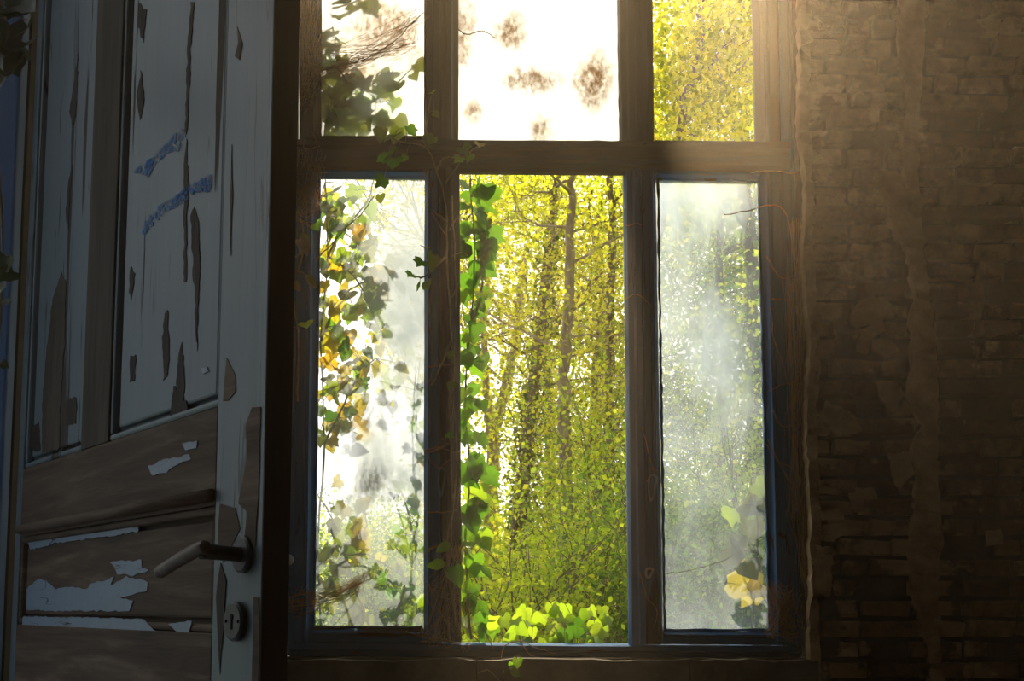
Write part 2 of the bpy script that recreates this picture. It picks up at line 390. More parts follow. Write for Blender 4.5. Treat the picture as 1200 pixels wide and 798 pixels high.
# mullions between the lights, below and above the transom
member('mullion', ((514, 200), (517, 753)), ((538, 200), (540, 753)), [(0,0),(.1,.006),(.3,.008),(.36,.022),(.6,.022),(.7,.01),(1,-.01)], M['wood_dark'], win, .03)
member('mullion', ((731, 200), (738, 756)), ((751, 202), (758, 756)), [(0,-.01),(.15,.006),(.45,.008),(.55,.02),(.9,.02),(1,.004)], M['frame_v'], win, .03)
member('mullion', ((497, TOP+12), (499, 168)), ((537, TOP+12), (537, 168)), stepped(), M['top_v'], win, .05)
member('mullion', ((721, TOP+12), (727, 168)), ((762, TOP+12), (766, 168)), stepped(), M['top_v'], win, .05)
member('transom', ((342, 166), (922, 169)), ((342, 200), (924, 204)), [(0,.004),(.08,.026),(.3,.03),(.38,.018),(.6,.018),(.66,.03),(.86,.026),(.93,.008),(1,0)], M['top_h'], win, .016)
member('transom_lip', ((362, 165), (498, 165)), ((362, 171), (498, 171)), [(0,.02),(.3,.036),(.7,.036),(1,.02)], M['top_h'], win, .0)

def sash(corners, openings, mats, pane_mat, y=0, hv=.012, name='casement', pane=True):
    (x0t, x0b, x1t, x1b, yt0, yt1, yb0, yb1) = corners   # outer left top/bottom, outer right, top y left/right, bottom y
    (i0t, i0b, i1t, i1b, it0, it1, ib0, ib1) = openings
    s = empty(name, P((x0b+x1b)/2, yb0)); s.parent = win; s.matrix_parent_inverse = Matrix.Translation(-Vector(win.location))
    def sm(nm, a, b, pr, m, n=24):
        o = member(nm, a, b, pr, m, None, .026, n); o.parent = s
        o.matrix_parent_inverse = (Matrix.Translation(s.location)).inverted(); return o
    sm('stile', ((x0t, yt0), (x0b, yb0)), ((i0t, yt0), (i0b, yb0)), stileL(hv), mats[0])
    sm('stile', ((i1t, yt1), (i1b, yb1)), ((x1t, yt1), (x1b, yb1)), rev(stileL(hv)), mats[0])
    if it0-yt0 > 2: sm('rail', ((i0t, yt0), (i1t, yt1)), ((i0t, it0), (i1t, it1)), stileL(hv*.9), mats[1])
    sm('rail', ((i0b, ib0), (i1b, ib1)), ((i0b, yb0), (i1b, yb1)), rev(stileL(hv*.9)), mats[1])
    if pane:
        a = P(i0t-3, it0-3); b = P(i1t+3, it1-3); c = P(i1b+3, ib1+3); d = P(i0b-3, ib0+3)
        V = [(p.x, .014, p.z) for p in (a, b, c, d)] + [(p.x, .017, p.z) for p in (a, b, c, d)]
        me = mesh('pane', V, [(3,2,1,0), (4,5,6,7), (0,1,5,4), (1,2,6,5), (2,3,7,6), (3,0,4,7)])
        o = link('pane', me, None, pane_mat); o.parent = s; o.matrix_parent_inverse = Matrix.Translation(s.location).inverted()
    return s
G_ll = glass_mat('milky film, smeared', .14, .35, [(.85,.80,.5,.35,.45), (.62,.36,.5,.2,.6), (.95,.55,.45,.3,.4), (.5,.10,1.2,.16,.08), (.0,.8,.4,.4,-.1)], [(.55,.315,.26,.07,.55)], (.05,.055,.05), film=(.46,.52,.58))
G_lr = glass_mat('streaky white film', .13, .42, [(.35,.95,.9,.12,.42), (.15,.72,.5,.22,.22), (.62,.58,.35,.18,.42), (.2,.42,.4,.10,.14), (.45,.30,.3,.06,.08), (.5,.0,1.2,.1,.05)], (), film=(.70,.80,.92), tex=(1.6,1,.7), sc_=8)
G_tm = glass_mat('frosted white film', .58, .25, [(.5,.4,.9,.5,.2)],
                 [(.33,.38,.13,.07,.9), (.47,.215,.30,.06,.8), (.84,.22,.14,.12,1.0), (.12,.115,.10,.06,.8), (.53,.06,.09,.06,.7), (.05,.36,.10,.2,.7)], (.22,.155,.10), film=(.84,.9,.97))
G_tl = glass_mat('frosted dusty film', .38, .35, [(.7,.3,.6,.4,.15)], [(.60,.38,.35,.1,.7), (.25,.24,.4,.05,.6), (.9,.30,.2,.1,.5)], (.20,.13,.07), film=(.86,.88,.9))
fv, fh, tv, th = M['frame_v'], M['frame_h'], M['top_v'], M['top_h']
sLL = sash((349, 343, 514, 517, 201, 201, 753, 754), (374, 367, 497, 496, 205, 206, 736, 737), (fv, fh), G_ll)
sLR = sash((751, 757, 914, 930, 201, 204, 755, 756), (769, 778, 890, 903, 208, 210, 738, 739), (fv, fh), G_lr)
sTL = sash((352, 351, 498, 498, TOP+10, TOP+10, 169, 169), (377, 375, 498, 497, TOP+20, TOP+20, 163, 164), (tv, th), G_tl, name='upper_sash')
sTR = sash((760, 765, 908, 915, TOP+10, TOP+10, 170, 171), (762, 766, 880, 887, TOP+20, TOP+20, 166, 167), (tv, th), None, name='upper_sash', pane=False)
# middle upper pane sits straight in the frame
a, b, c, d = P(534, TOP+12), P(724, TOP+12), P(728, 169), P(534, 168)
me = mesh('pane', [(p.x, .014, p.z) for p in (a, b, c, d)] + [(p.x, .017, p.z) for p in (a, b, c, d)], [(3,2,1,0), (4,5,6,7), (0,1,5,4), (1,2,6,5), (2,3,7,6), (3,0,4,7)])
link('pane', me, win, G_tm)
# ragged putty where the glass meets the timber
def putty(pts, w_=.006, m=None):
    mb = MB(); A = smoothpath([P(*p, .008) for p in pts], 1)
    for i in range(len(A)-1):
        k = max(8, int((A[i+1]-A[i]).length/.02)); seg = [A[i].lerp(A[i+1], j/k)+Vector((R.uniform(-1,1)*.0012, 0, R.uniform(-1,1)*.0012)) for j in range(k+1)]
        mb.tube(seg, [w_*R.uniform(.5, 1.1) for _ in seg], 5)
    return mb.done('putty', m or M['top_v'], win)
putty([(722, TOP+30), (727, 167)], .004); putty([(537, 167), (727, 167)], .005)
putty([(771, 209), (889, 211), (902, 738), (779, 738), (771, 209)], .0045, M['frame_v'])
putty([(375, 206), (368, 735)], .004, M['frame_v']); putty([(368, 735), (496, 736)], .006, M['wood_dark'])
putty([(377, 162), (497, 163)], .005)

# latches and knobs on the casements
def latch(px, py, dx, h, parent, y=-.024, r=.0026, m='latch'):
    p = [P(px+dx*.3, py+h/2, y), P(px, py, y-.002), P(px+dx*.1, py-h*.38, y-.004), P(px+dx*.55, py-h*.5, y-.005), P(px+dx, py-h*.36, y-.004), P(px+dx*.8, py, y-.002), P(px+dx*.5, py+h*.45, y)]
    o = MB().tube(smoothpath(p, 5), r, 7).done('window_hook', M[m], None, True)
    o.parent = parent; o.matrix_parent_inverse = Matrix.Translation(parent.location).inverted()
latch(760, 572, 9, 32, sLR); latch(514, 566, 8, 34, sLL)
latch(757, 672, 8, 12, sLR, r=.003, m='knob')
def knob(px, py, r, parent, m):
    c = P(px, py, -.035); bm = bmesh.new(); bmesh.ops.create_uvsphere(bm, u_segments=16, v_segments=10, radius=r)
    bmesh.ops.scale(bm, vec=(1, .7, 1), verts=bm.verts); bmesh.ops.translate(bm, vec=c, verts=bm.verts)
    me = bpy.data.meshes.new('knob'); bm.to_mesh(me); bm.free(); me.polygons.foreach_set('use_smooth', [True]*len(me.polygons))
    mb = MB(); mb.add([v.co for v in me.vertices], [tuple(p.vertices) for p in me.polygons]); mb.tube([c, c+Vector((0, .04, 0))], r*.4, 8)
    o = mb.done('knob', m, None, True); o.parent = parent; o.matrix_parent_inverse = Matrix.Translation(parent.location).inverted()
knob(338, 656, .014, sLL, M['knob'])
# stone sill under the window, in blocks
def ragged_box(x0, x1, y0, y1, z0, z1, jit=.004, n=10):
    bm = bmesh.new(); bmesh.ops.create_cube(bm, size=1)
    bmesh.ops.subdivide_edges(bm, edges=[e_ for e_ in bm.edges if abs((e_.verts[0].co-e_.verts[1].co).x) > .5], cuts=n)
    for v in bm.verts:
        v.co.x = x0+(v.co.x+.5)*(x1-x0); v.co.y = y0+(v.co.y+.5)*(y1-y0); v.co.z = z0+(v.co.z+.5)*(z1-z0)
        v.co += Vector((0, R.uniform(-1, 1)*jit, R.uniform(-1, 1)*jit))
    me = bpy.data.meshes.new('block'); bm.to_mesh(me); bm.free(); return me
sx = [P(300, 790).x, P(560, 790).x, P(801, 790).x, P(945, 790).x]
for i in range(3):
    link('sill_stone', ragged_box(sx[i]+.002, sx[i+1]-.002, -.10, .26, wb-.11, wb-.006), win, M['stone'])

# ------------------------------------------------------------------ brick wall right of the window: every brick its own piece
def brick_mesh(k):
    bm = bmesh.new(); bmesh.ops.create_cube(bm, size=1)
    rr = random.Random(k)
    f = [f for f in bm.faces if f.normal.y < -.5]
    r_ = bmesh.ops.inset_region(bm, faces=f, thickness=.12, depth=.18)
    for v in bm.verts:
        if v.co.y < .3: v.co += Vector((rr.uniform(-.04, .04), rr.uniform(-.16, .16), rr.uniform(-.12, .12)))
    bmesh.ops.triangulate(bm, faces=[q for q in bm.faces if q.normal.y < -.4])
    me = bpy.data.meshes.new('brick'); bm.to_mesh(me); bm.free(); return me
bricks = {k: [brick_mesh(i) for i in range(8)] for k in ('brick', 'brick_skin')}
for k in bricks:
    for me in bricks[k]: me.materials.append(M[k])
course = .0502; bx0 = P(950, 400, WFACE).x; bx1 = P(1240, 400, WFACE).x; split = P(1084, 400, WFACE).x
zb = P(1000, 845, WFACE).z; zt = P(1000, -60, WFACE).z
nb = 0; row = 0; z = zb
while z < zt:
    x = bx0 - R.uniform(0, .03); first = True; L_ = .125
    off = (row % 2)*.06
    x += off - (.06 if off else 0)
    while x < bx1:
        L_ = R.choice([.062, .125, .125, .13]) if first else R.choice([.105, .125, .125, .135, .065]); first = False
        xs = max(x, bx0); xe = x+L_-.012
        if xe-xs > .02:
            if R.random() < .05 and x > bx0+.05: x += L_; continue          # a brick fallen out
            k = 'brick_skin' if (xs < split or R.random() < .15) else 'brick'
            o = bpy.data.objects.new('brick', R.choice(bricks[k])); COL.objects.link(o); o.parent = wall_front
            dep = .030 + R.uniform(-.009, .010)
            if R.random() < .12: dep -= .012
            o.scale = (xe-xs, dep, course-.0125-R.uniform(0,.004)); o.location = ((xs+xe)/2, WFACE-dep/2+.004, z+course/2)
            o.rotation_euler = (R.uniform(-.02, .02), R.uniform(-.02, .02), 0); nb += 1
        x += L_
    row += 1; z += course
print('bricks', nb)

def slab(name, pts, y, th_, m, parent=None, jit=.004, step=.018, to3=None, **k):
    """flat ragged piece from its outline; thickness th_ towards the room"""
    P3 = [Vector(P(*p, y)) for p in pts]; out = []
    for i in range(len(P3)):
        a, b = P3[i], P3[(i+1) % len(P3)]; n = max(1, int((b-a).length/step))
        for j in range(n):
            q = a.lerp(b, j/n); out.append(Vector((q.x+R.uniform(-jit, jit), y, q.z+R.uniform(-jit, jit))))
    bm = bmesh.new(); vs_ = [bm.verts.new(v) for v in out]; f = bm.faces.new(vs_)
    bmesh.ops.recalc_face_normals(bm, faces=bm.faces)
    ex = bmesh.ops.extrude_face_region(bm, geom=[f]); 
    c = sum(out, Vector())/len(out)
    for g in ex['geom']:
        if isinstance(g, bmesh.types.BMVert):
            g.co.y = y-th_*R.uniform(.7, 1.2)
    bmesh.ops.triangulate(bm, faces=bm.faces); bmesh.ops.recalc_face_normals(bm, faces=bm.faces)
    me = bpy.data.meshes.new(name); bm.to_mesh(me); bm.free(); return link(name, me, parent, m, **k)
yb = WFACE-.022
slab('plaster_band', [(1052,-60),(1082,-60),(1078,80),(1072,180),(1076,260),(1084,330),(1092,400),(1096,480),(1094,560),(1100,620),(1096,700),(1098,760),(1106,840),(1088,840),(1086,760),(1066,690),(1062,640),(1072,560),(1064,520),(1078,500),(1060,470),(1066,400),(1060,384),(1070,350),(1058,300),(1062,240),(1052,190),(1058,120),(1050,60)], yb, .022, M['plaster'], wall_front)
slab('plaster_edge', [(930,-60),(944,-60),(948,60),(941,130),(949,200),(952,330),(956,420),(954,520),(958,640),(954,700),(960,840),(944,840),(946,620),(941,520),(944,400),(938,320),(940,210),(932,160),(934,60)], WFACE, .034, M['plaster'], wall_front, jit=.003)
for pts in ([(996,362),(1012,352),(1034,348),(1044,360),(1032,374),(1036,388),(1018,398),(1014,416),(1002,412),(1006,392),(996,382)],
            [(1030,222),(1056,214),(1066,262),(1054,290),(1040,262)],
            [(1020,398),(1044,400),(1052,412),(1036,418),(1022,412)],
            [(1024,448),(1046,446),(1058,462),(1044,480),(1030,470)],
            [(954,232),(986,234),(992,248),(962,254)], [(1040,532),(1066,530),(1068,556),(1052,572),(1042,556)],
            [(960,600),(984,596),(992,622),(966,640)], [(990,574),(1022,572),(1030,592),(1000,600)],
            [(966,470),(1000,486),(1010,506),(980,512),(958,498)], [(1154,622),(1170,620),(1172,636),(1156,640)],
            [(956,640),(976,642),(970,700),(954,690)], [(1036,262),(1042,232),(1060,228),(1060,300)]):
    slab('plaster_patch', pts, WFACE-.026, .012, M['plaster'], wall_front, step=.012, jit=.003)
cb = MB().tube(smoothpath([P(1069, 60, -.084), P(1070, 180, -.086), P(1071, 262, -.086), P(1076, 380, -.086), P(1082, 470, -.086), P(1085, 560, -.086), P(1088, 690, -.084), P(1090, 830, -.084)], 4), .0022, 6)
o = cb.done('cable', M['plaster'], None, True); setp(o, 'thin plaster-coated wire running down the pale plaster band of the brick wall', 'cable')

# ------------------------------------------------------------------ door
door = empty('door_1', HINGE, kind='structure')
door.rotation_euler = (0, 0, math.atan2(DD.y, DD.x)); bpy.context.view_layer.update()
# local frame: x = from hinge to free edge, y = away from the viewer, z = up (face seen at y = 0)
def dlink(o, parent=None):
    o.parent = parent or door; return o
TD = .030
def dbox(name, u0, u1, z0, z1, y0, y1, m, bevel=.0015, parent=None):
    mb = MB().box((u0, y0, z0), (u1, y1, z1)); o = mb.done(name, m, None, bevel=bevel); return dlink(o, parent)
zt_d = 2.5
uS = D(252, 600)[0]                     # inner edge of lock stile
uH = D(30, 480)[0]
zL1 = D(250, 478)[1]; zL0 = D(250, 592)[1]; zP0 = D(245, 742)[1]
uM0, uM1 = D(103, 300)[0], D(134, 300)[0]
print('door feats', uS, uH, zL1, zL0, zP0, uM0, uM1, DW)
dbox('stile', uS, DW, .01, zt_d, 0, TD, M['door_v'])
dbox('stile', 0, uH, .01, zt_d, 0, TD, M['door_v'])
dbox('rail', uH+.0005, uS-.0005, zL0, zL1, .0, TD, M['wood_h'])
dbox('rail', uH+.0005, uS-.0005, zP0-.16, zP0, .0, TD, M['wood_h'])
dbox('rail', uH+.0005, uS-.0005, zt_d-.12, zt_d, .0, TD, M['door_v'])
dbox('rail', uH+.0005, uS-.0005, .01, .20, .0, TD, M['wood_h'])
dbox('rail', uM0, uM1, zL1+.0005, zt_d-.121, .0, TD, M['wood_v'])
dbox('edge_strip', DW+.0005, DW+.004, .01, zt_d, -.001, TD+.002, M['door_end'])
def dpanel(u0, u1, z0, z1, m, mm, inset=.02):
    """field panel with a beaded border"""
    dbox('panel', u0, u1, z0, z1, .016, .024, m, 0)
    f0, f1, g0, g1 = u0+inset, u1-inset, z0+inset, z1-inset
    dbox('panel_field', f0, f1, g0, g1, .008, .0155, m, .004)
    for (a0, a1, b0, b1) in ((u0, u1, z0, z0+.010), (u0, u1, z1-.010, z1), (u0, u0+.009, z0+.0101, z1-.0101), (u1-.009, u1, z0+.0101, z1-.0101)):
        dbox('moulding', a0, a1, b0, b1, .002, .0155, mm, .004)
g = .0008
dpanel(uH+g, uM0-g, zL1+g, zt_d-.121-g, M['door_v'], M['door_v'], .018)
dpanel(uM1+g, uS-g, zL1+g, zt_d-.121-g, M['door_v'], M['door_v'], .018)
dpanel(uH+g, uS-g, zP0+g, zL0-g, M['wood_h'], M['wood_h'], .016)
dpanel(uH+g, uS-g, .201, zP0-.161, M['wood_h'], M['wood_h'], .02)
# rounded bead at the foot of the lock rail
mb = MB(); bz = zL0+.012
mb.tube([(uH+.004, -.003, bz), ((uH+uS)/2, -.004, bz), (uS-.004, -.003, bz)], .008, 10)
dlink(mb.done('bead', M['wood_h'], None, True))
def dslab(name, pts, y, th_, m, jit=.0015, step=.01):
    P3 = [D(*p) for p in pts]; out = []; sd = R.random()*99
    for i in range(len(P3)):
        a = Vector(P3[i]); b = Vector(P3[(i+1) % len(P3)]); n = max(1, int((b-a).length/step))
        for j in range(n):
            q = a.lerp(b, j/n); f_ = noise.noise(Vector((sd, q.x*40, q.y*90)))*jit*2.2
            out.append(Vector((q.x+f_+R.uniform(-jit, jit)*.5, y, q.y+R.uniform(-jit, jit))))
    bm = bmesh.new(); f = bm.faces.new([bm.verts.new(v) for v in out])
    ex = bmesh.ops.extrude_face_region(bm, geom=[f])
    for q in ex['geom']:
        if isinstance(q, bmesh.types.BMVert): q.co.y = y-th_*R.uniform(.6, 1.6)
    bmesh.ops.triangulate(bm, faces=bm.faces); bmesh.ops.recalc_face_normals(bm, faces=bm.faces)
    me = bpy.data.meshes.new(name); bm.to_mesh(me); bm.free(); return dlink(link(name, me, None, m))
# scraps of paint left on the bare timber
yf = .0078
for pts in ([(26,690),(40,678),(48,680),(60,690),(78,688),(98,690),(100,684),(118,680),(128,676),(124,686),(142,676),(160,678),(168,682),(166,692),(150,696),(134,700),(150,704),(146,716),(60,716),(26,714)],
            [(124,658),(160,656),(160,664),(168,668),(150,674),(132,672)],
            [(28,634),(60,624),(100,618),(156,608),(156,622),(110,630),(60,636),(30,644)]):
    dslab('paint_flake', pts, yf, .0008, M['flake'])
for pts in ([(26,722),(120,724),(166,726),(182,740),(150,742),(90,738),(26,734)],
            [(196,730),(224,728),(220,742),(206,740)]):
    dslab('paint_flake', pts, .0018, .0008, M['flake'])
for pts in ([(174,546),(196,538),(222,533),(224,538),(204,546),(196,554),(178,557)],
            [(214,520),(232,516),(230,526),(218,528)]):
    dslab('paint_flake', pts, -.0002, .0008, M['flake'])
# long strips where paint has come away from panels and lock stile
for pts in ([(66,318),(72,330),(70,400),(66,470),(64,524),(44,530),(44,470),(50,400),(56,350)],
            [(32,500),(40,494),(42,528),(32,528)], [(72,468),(84,464),(84,494),(72,497)],
            [(86,60),(84,130),(80,150),(76,130),(82,90)], [(80,190),(76,240),(74,270),(72,250),(74,215)],
            [(190,360),(192,400),(190,440),(186,446),(184,400),(186,366)], [(206,400),(210,450),(208,482),(200,490),(200,450),(203,410)],
            [(222,240),(228,270),(227,330),(224,410),(222,350),(218,290),(217,250)], [(160,80),(163,120),(158,140),(154,110)],
            [(156,0),(166,10),(162,48),(156,30)], [(217,0),(221,0),(217,60),(214,150),(211,160),(213,60)], [(212,160),(214,200),(212,330),(209,330),(209,200)],
            [(147,310),(152,318),(148,350),(145,340)], [(146,416),(153,416),(152,446),(146,446)], [(196,450),(212,470),(214,496),(192,504)]):
    dslab('bare_strip', pts, .0078, .0006, M['wood_dark'] if len(pts) < 9 and pts[0][0] != 66 else M['wood_v'], .0022, .007)
for pts in ([(266,420),(276,440),(276,458),(268,470),(262,470)], [(296,478),(306,476),(304,560),(300,640),(286,640),(290,600),(280,590),(290,540),(288,500)],
            [(258,590),(276,596),(282,620),(272,640),(262,660),(256,640)], [(278,30),(284,52),(282,70),(276,66),(279,50)], [(272,170),(273,230),(271,300),(270,230)],
            [(259,660),(266,680),(262,740),(258,790),(254,700)], [(298,700),(304,700),(304,798),(296,798)]):
    dslab('bare_strip', pts, -.0002, .0006, M['wood_h'] if pts[0][0] in (266,296,258,298) else M['wood_v'], .001, .02)
# blue chalk strokes
m, N, L = mat('blue chalk'); v = coords(N, L); nz = noise_n(N, L, v, 190, 3, .8); n3 = noise_n(N, L, v, 30, 3)
a_ = node(N, 'ShaderNodeBsdfDiffuse'); L.new(ramp(N, L, n3, [(.35, (.12,.28,.62)), (.65, (.36,.52,.72))]), a_.inputs[0]); t_ = node(N, 'ShaderNodeBsdfTransparent'); x_ = node(N, 'ShaderNodeMixShader')
L.new(ramp(N, L, math_n(N, L, 'ADD', nz, math_n(N, L, 'MULTIPLY', n3, .3)), [(.58, (0,0,0)), (.64, (1,1,1))]), x_.inputs[0]); L.new(a_.outputs[0], x_.inputs[1]); L.new(t_.outputs[0], x_.inputs[2])
o_ = node(N, 'ShaderNodeOutputMaterial'); L.new(x_.outputs[0], o_.inputs[0]); M['chalk'] = m
for pts in ([(150,201),(156,194),(172,182),(190,164),(204,148),(210,148),(208,162),(204,174),(192,176),(176,192),(168,206),(160,203)],
            [(160,272),(164,256),(180,240),(204,224),(228,208),(242,202),(242,216),(240,222),(222,224),(206,238),(190,246),(176,258),(164,274)]):
    dslab('chalk_mark', pts, .0070, .0004, M['chalk'])
# small white chips
dslab('paint_flake', [(230,430),(236,428),(238,434),(232,437)], .0076, .001, M['knob'])
# lever handle with its rosette
uR, zR = D(287, 650)
hl = empty('lever_handle', (uR, 0, zR)); dlink(hl)
def hl_add(o): o.parent = hl; o.matrix_parent_inverse = Matrix.Translation((-uR, 0, -zR)); return o
def disc(name, u, z_, r, y0, y1, m, n=32):
    mb = MB(); mb.tube([(u, y1, z_), (u, y0+.002, z_), (u, y0, z_)], [r, r, r*.86], n); return mb.done(name, m, None, bevel=0)
hl_add(disc('rosette', uR, zR, .021, -.007, -.0003, M['iron']))
hl_add(MB().tube([(uR, -.006, zR), (uR, -.03, zR+.001), (uR, -.046, zR+.002), (uR-.004, -.052, zR+.002)], [.0085, .0085, .009, .009], 12).done('neck', M['iron'], None, True))
gp = smoothpath([(uR+.010, -.052, zR+.006), (uR-.004, -.054, zR+.004), (uR-.05, -.054, zR-.006), (uR-.085, -.053, zR-.014), (uR-.104, -.052, zR-.018)], 5)
V = MB(); V.tube(gp, [.008]*len(gp), 6)
hl_add(V.done('grip', M['brass'], None, True))
uK, zK = D(279, 728)
ke = empty('keyhole_escutcheon', (uK, 0, zK)); dlink(ke)
def ke_add(o): o.parent = ke; o.matrix_parent_inverse = Matrix.Translation((-uK, 0, -zK)); return o
ke_add(disc('plate', uK, zK, .0225, -.008, -.0003, M['iron']))
m, N, L = mat('black void'); finish(N, L, (.004,.004,.004), .9); M['void'] = m
mb = MB(); mb.tube([(uK, -.0083, zK+.005), (uK, -.0088, zK+.005)], .0032, 14); mb.box((uK-.0017, -.0088, zK-.009), (uK+.0017, -.0083, zK+.005))
ke_add(mb.done('keyhole', M['void']))
for s in (-1, 1): ke_add(MB().tube([(uK+s*.014, -.0082, zK), (uK+s*.014, -.0095, zK)], .0018, 8).done('screw', M['iron']))

# ------------------------------------------------------------------ ivy and climbing plants
def leaf_mesh(k, kind='ivy'):
    rr = random.Random(k*7+1)
    if kind == 'ivy':
        pts = [(0,0),(-.28,-.10),(-.52,.10),(-.40,.34),(-.46,.56),(-.20,.62),(0,1.0),(.20,.62),(.46,.56),(.40,.34),(.52,.10),(.28,-.10)]
    elif kind == 'heart':
        pts = [(0,0),(-.26,-.12),(-.46,.10),(-.44,.38),(-.24,.70),(0,1.0),(.24,.70),(.44,.38),(.46,.10),(.26,-.12)]
    else:
        pts = [(0,0),(-.20,.12),(-.28,.4),(-.16,.75),(0,1.0),(.16,.75),(.28,.4),(.20,.12)]
    pts = [(x*rr.uniform(.88, 1.1), y_*rr.uniform(.93, 1.05)) for x, y_ in pts]
    V = [(x, -abs(x)*rr.uniform(.15, .35)-.12*y_*y_, y_) for x, y_ in pts]
    V.append((0, .02, .32)); c = len(V)-1
    Fc = [(c, i, (i+1) % c) for i in range(c)]
    me = mesh('leaf', V, Fc, True); return me
KIND = {'ivy': [leaf_mesh(i) for i in range(5)], 'heart': [leaf_mesh(i+10, 'heart') for i in range(4)], 'oval': [leaf_mesh(i+20, 'oval') for i in range(4)]}
LM = {}
def get_leaf(kind, m):
    i = R.randrange(len(KIND[kind])); key = (kind, i, m)
    if key not in LM:
        me = KIND[kind][i].copy(); me.materials.clear(); me.materials.append(M[m]); LM[key] = me
    return LM[key]
def vine(name, label, cat, stems, leaves, stem_mat='twig', base=None, r=.0035, group=None, face=1.0):
    """stems: lists of (px,py,depth); leaves: (px,py,depth,size in px,kind,material)"""
    paths = []
    for s in stems:
        paths.append(smoothpath([P(*p) for p in s], 5))
    root = empty(name, base or paths[0][0], label=label, cat=cat, group=group)
    mb = MB()
    for s in paths:
        s2 = [p+Vector((R.uniform(-1,1), R.uniform(-1,1), R.uniform(-1,1)))*.0018 for p in s]
        mb.tube(s2, taper(r, r*.45, len(s2)), 5, .2)
    allp = [p for s in paths for p in s]
    inv = Matrix.Translation(-Vector(root.location))
    for (px, py, y, sz, kd, mt) in leaves:
        p = P(px, py, y); size = sz/F*(p.y-CAM.y)
        # petiole from the nearest stem point
        q = min(allp, key=lambda a: (a-p).length_squared)
        if (q-p).length < .14:
            mid = (q+p)/2+Vector((0, -.004, .004)); mb.tube([q, mid, p], [.0012, .001, .0008], 4)
        o = bpy.data.objects.new('leaf', get_leaf(kd, mt)); COL.objects.link(o); o.parent = root
        rx = math.pi + R.gauss(0, .38)*face      # tip hangs down
        o.rotation_euler = (R.gauss(.25, .4)*face, math.pi + R.gauss(0, .55), R.gauss(0, .5)*face)
        o.location = p-Vector(root.location); o.scale = (size, size, size)
    st = mb.done('stem', M[stem_mat], root, True)
    return root
def scatter(box, n, sizes, depth, kinds, mats):
    out = []
    x0, y0, x1, y1 = box
    for _ in range(n):
        out.append((R.uniform(x0, x1), R.uniform(y0, y1), R.uniform(*depth), R.uniform(*sizes), R.choice(kinds), R.choices([m_ for m_, _ in mats], [w_ for _, w_ in mats])[0]))
    return out
GR = [('ivy_green', 4), ('ivy_lime', 1)]
# A: ivy rooted at the foot of the left mullion, indoors
lv = [(463,158,-.05,26,'ivy','ivy_green'), (468,150,-.05,22,'heart','ivy_lime'), (456,178,-.055,30,'ivy','ivy_green'), (462,186,-.06,26,'heart','ivy_green'), (478,148,-.05,18,'ivy','ivy_green'),
      (446,150,-.05,20,'heart','ivy_olive'), (500,160,-.05,16,'heart','ivy_olive'), (508,160,-.05,16,'heart','ivy_lime'), (542,172,-.06,20,'ivy','ivy_green'), (540,184,-.06,16,'ivy','ivy_lime'), (552,180,-.06,13,'heart','ivy_lime'),
      (562,168,-.06,14,'ivy','ivy_yellow'), (450,208,-.05,20,'ivy','ivy_green'), (446,228,-.05,14,'heart','ivy_olive'), (476,182,-.06,10,'heart','ivy_lime'), (507,108,-.03,12,'heart','ivy_lime'), (508,132,-.03,10,'heart','ivy_olive'),
      (497,290,-.04,20,'ivy','ivy_olive'), (496,306,-.04,20,'ivy','ivy_green'), (508,298,-.04,26,'heart','ivy_olive'), (484,322,-.03,16,'ivy','ivy_green'), (500,330,-.03,16,'ivy','ivy_green'), (492,336,-.03,14,'heart','ivy_green'),
      (527,636,-.04,22,'oval','ivy_green'), (522,660,-.05,24,'oval','ivy_lime'), (532,664,-.05,26,'heart','ivy_green'), (524,508,-.04,10,'heart','ivy_green'), (530,412,-.04,12,'heart','ivy_olive'), (530,448,-.04,12,'heart','ivy_olive')]
vine('ivy_vine', 'ivy vine climbing the inner side of the left window post and crossing the transom', 'ivy',
     [[(527,752,-.03),(522,690,-.035),(530,600,-.03),(527,500,-.032),(529,400,-.03),(524,300,-.034),(523,240,-.036),(512,200,-.045),(498,172,-.052),(470,166,-.05),(452,160,-.05)],
      [(522,215,-.04),(535,196,-.05),(548,180,-.056),(565,170,-.055)], [(512,200,-.045),(520,186,-.05),(536,184,-.055)], [(498,172,-.05),(500,150,-.04),(506,110,-.03)],
      [(524,260,-.036),(512,250,-.038),(508,246,-.04)], [(529,400,-.03),(512,440,-.03),(505,452,-.03)], [(527,640,-.03),(510,640,-.03),(500,646,-.03)],
      [(523,300,-.034),(500,322,-.034),(486,325,-.03)], [(527,520,-.032),(505,530,-.03),(498,528,-.03)], [(534,735,-.03),(524,640,-.034),(535,560,-.03),(531,450,-.03),(534,330,-.03),(530,230,-.03)]], lv)
# B: curtain of big ivy leaves outside, down the left of the open middle light
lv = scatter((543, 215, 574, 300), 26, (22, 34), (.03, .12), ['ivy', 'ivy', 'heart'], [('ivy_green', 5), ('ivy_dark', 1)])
lv += scatter((541, 300, 570, 430), 24, (18, 30), (.03, .12), ['ivy', 'heart'], GR)
lv += scatter((541, 430, 564, 520), 16, (16, 26), (.03, .1), ['heart', 'ivy'], GR)
lv += scatter((543, 520, 568, 640), 19, (22, 32), (.03, .1), ['heart', 'heart', 'ivy'], [('ivy_green', 4), ('ivy_lime', 2)])
lv += scatter((543, 640, 566, 745), 17, (18, 28), (.03, .1), ['heart', 'oval'], [('ivy_green', 4), ('ivy_lime', 2)])
vine('ivy_vine', 'ivy with large green leaves hanging down the left side of the open middle light', 'ivy',
     [[(552,750,.06),(546,650,.06),(550,560,.06),(545,470,.06),(552,380,.06),(556,300,.06),(550,195,.06)], [(552,380,.06),(566,330,.07),(562,250,.07)]], lv)
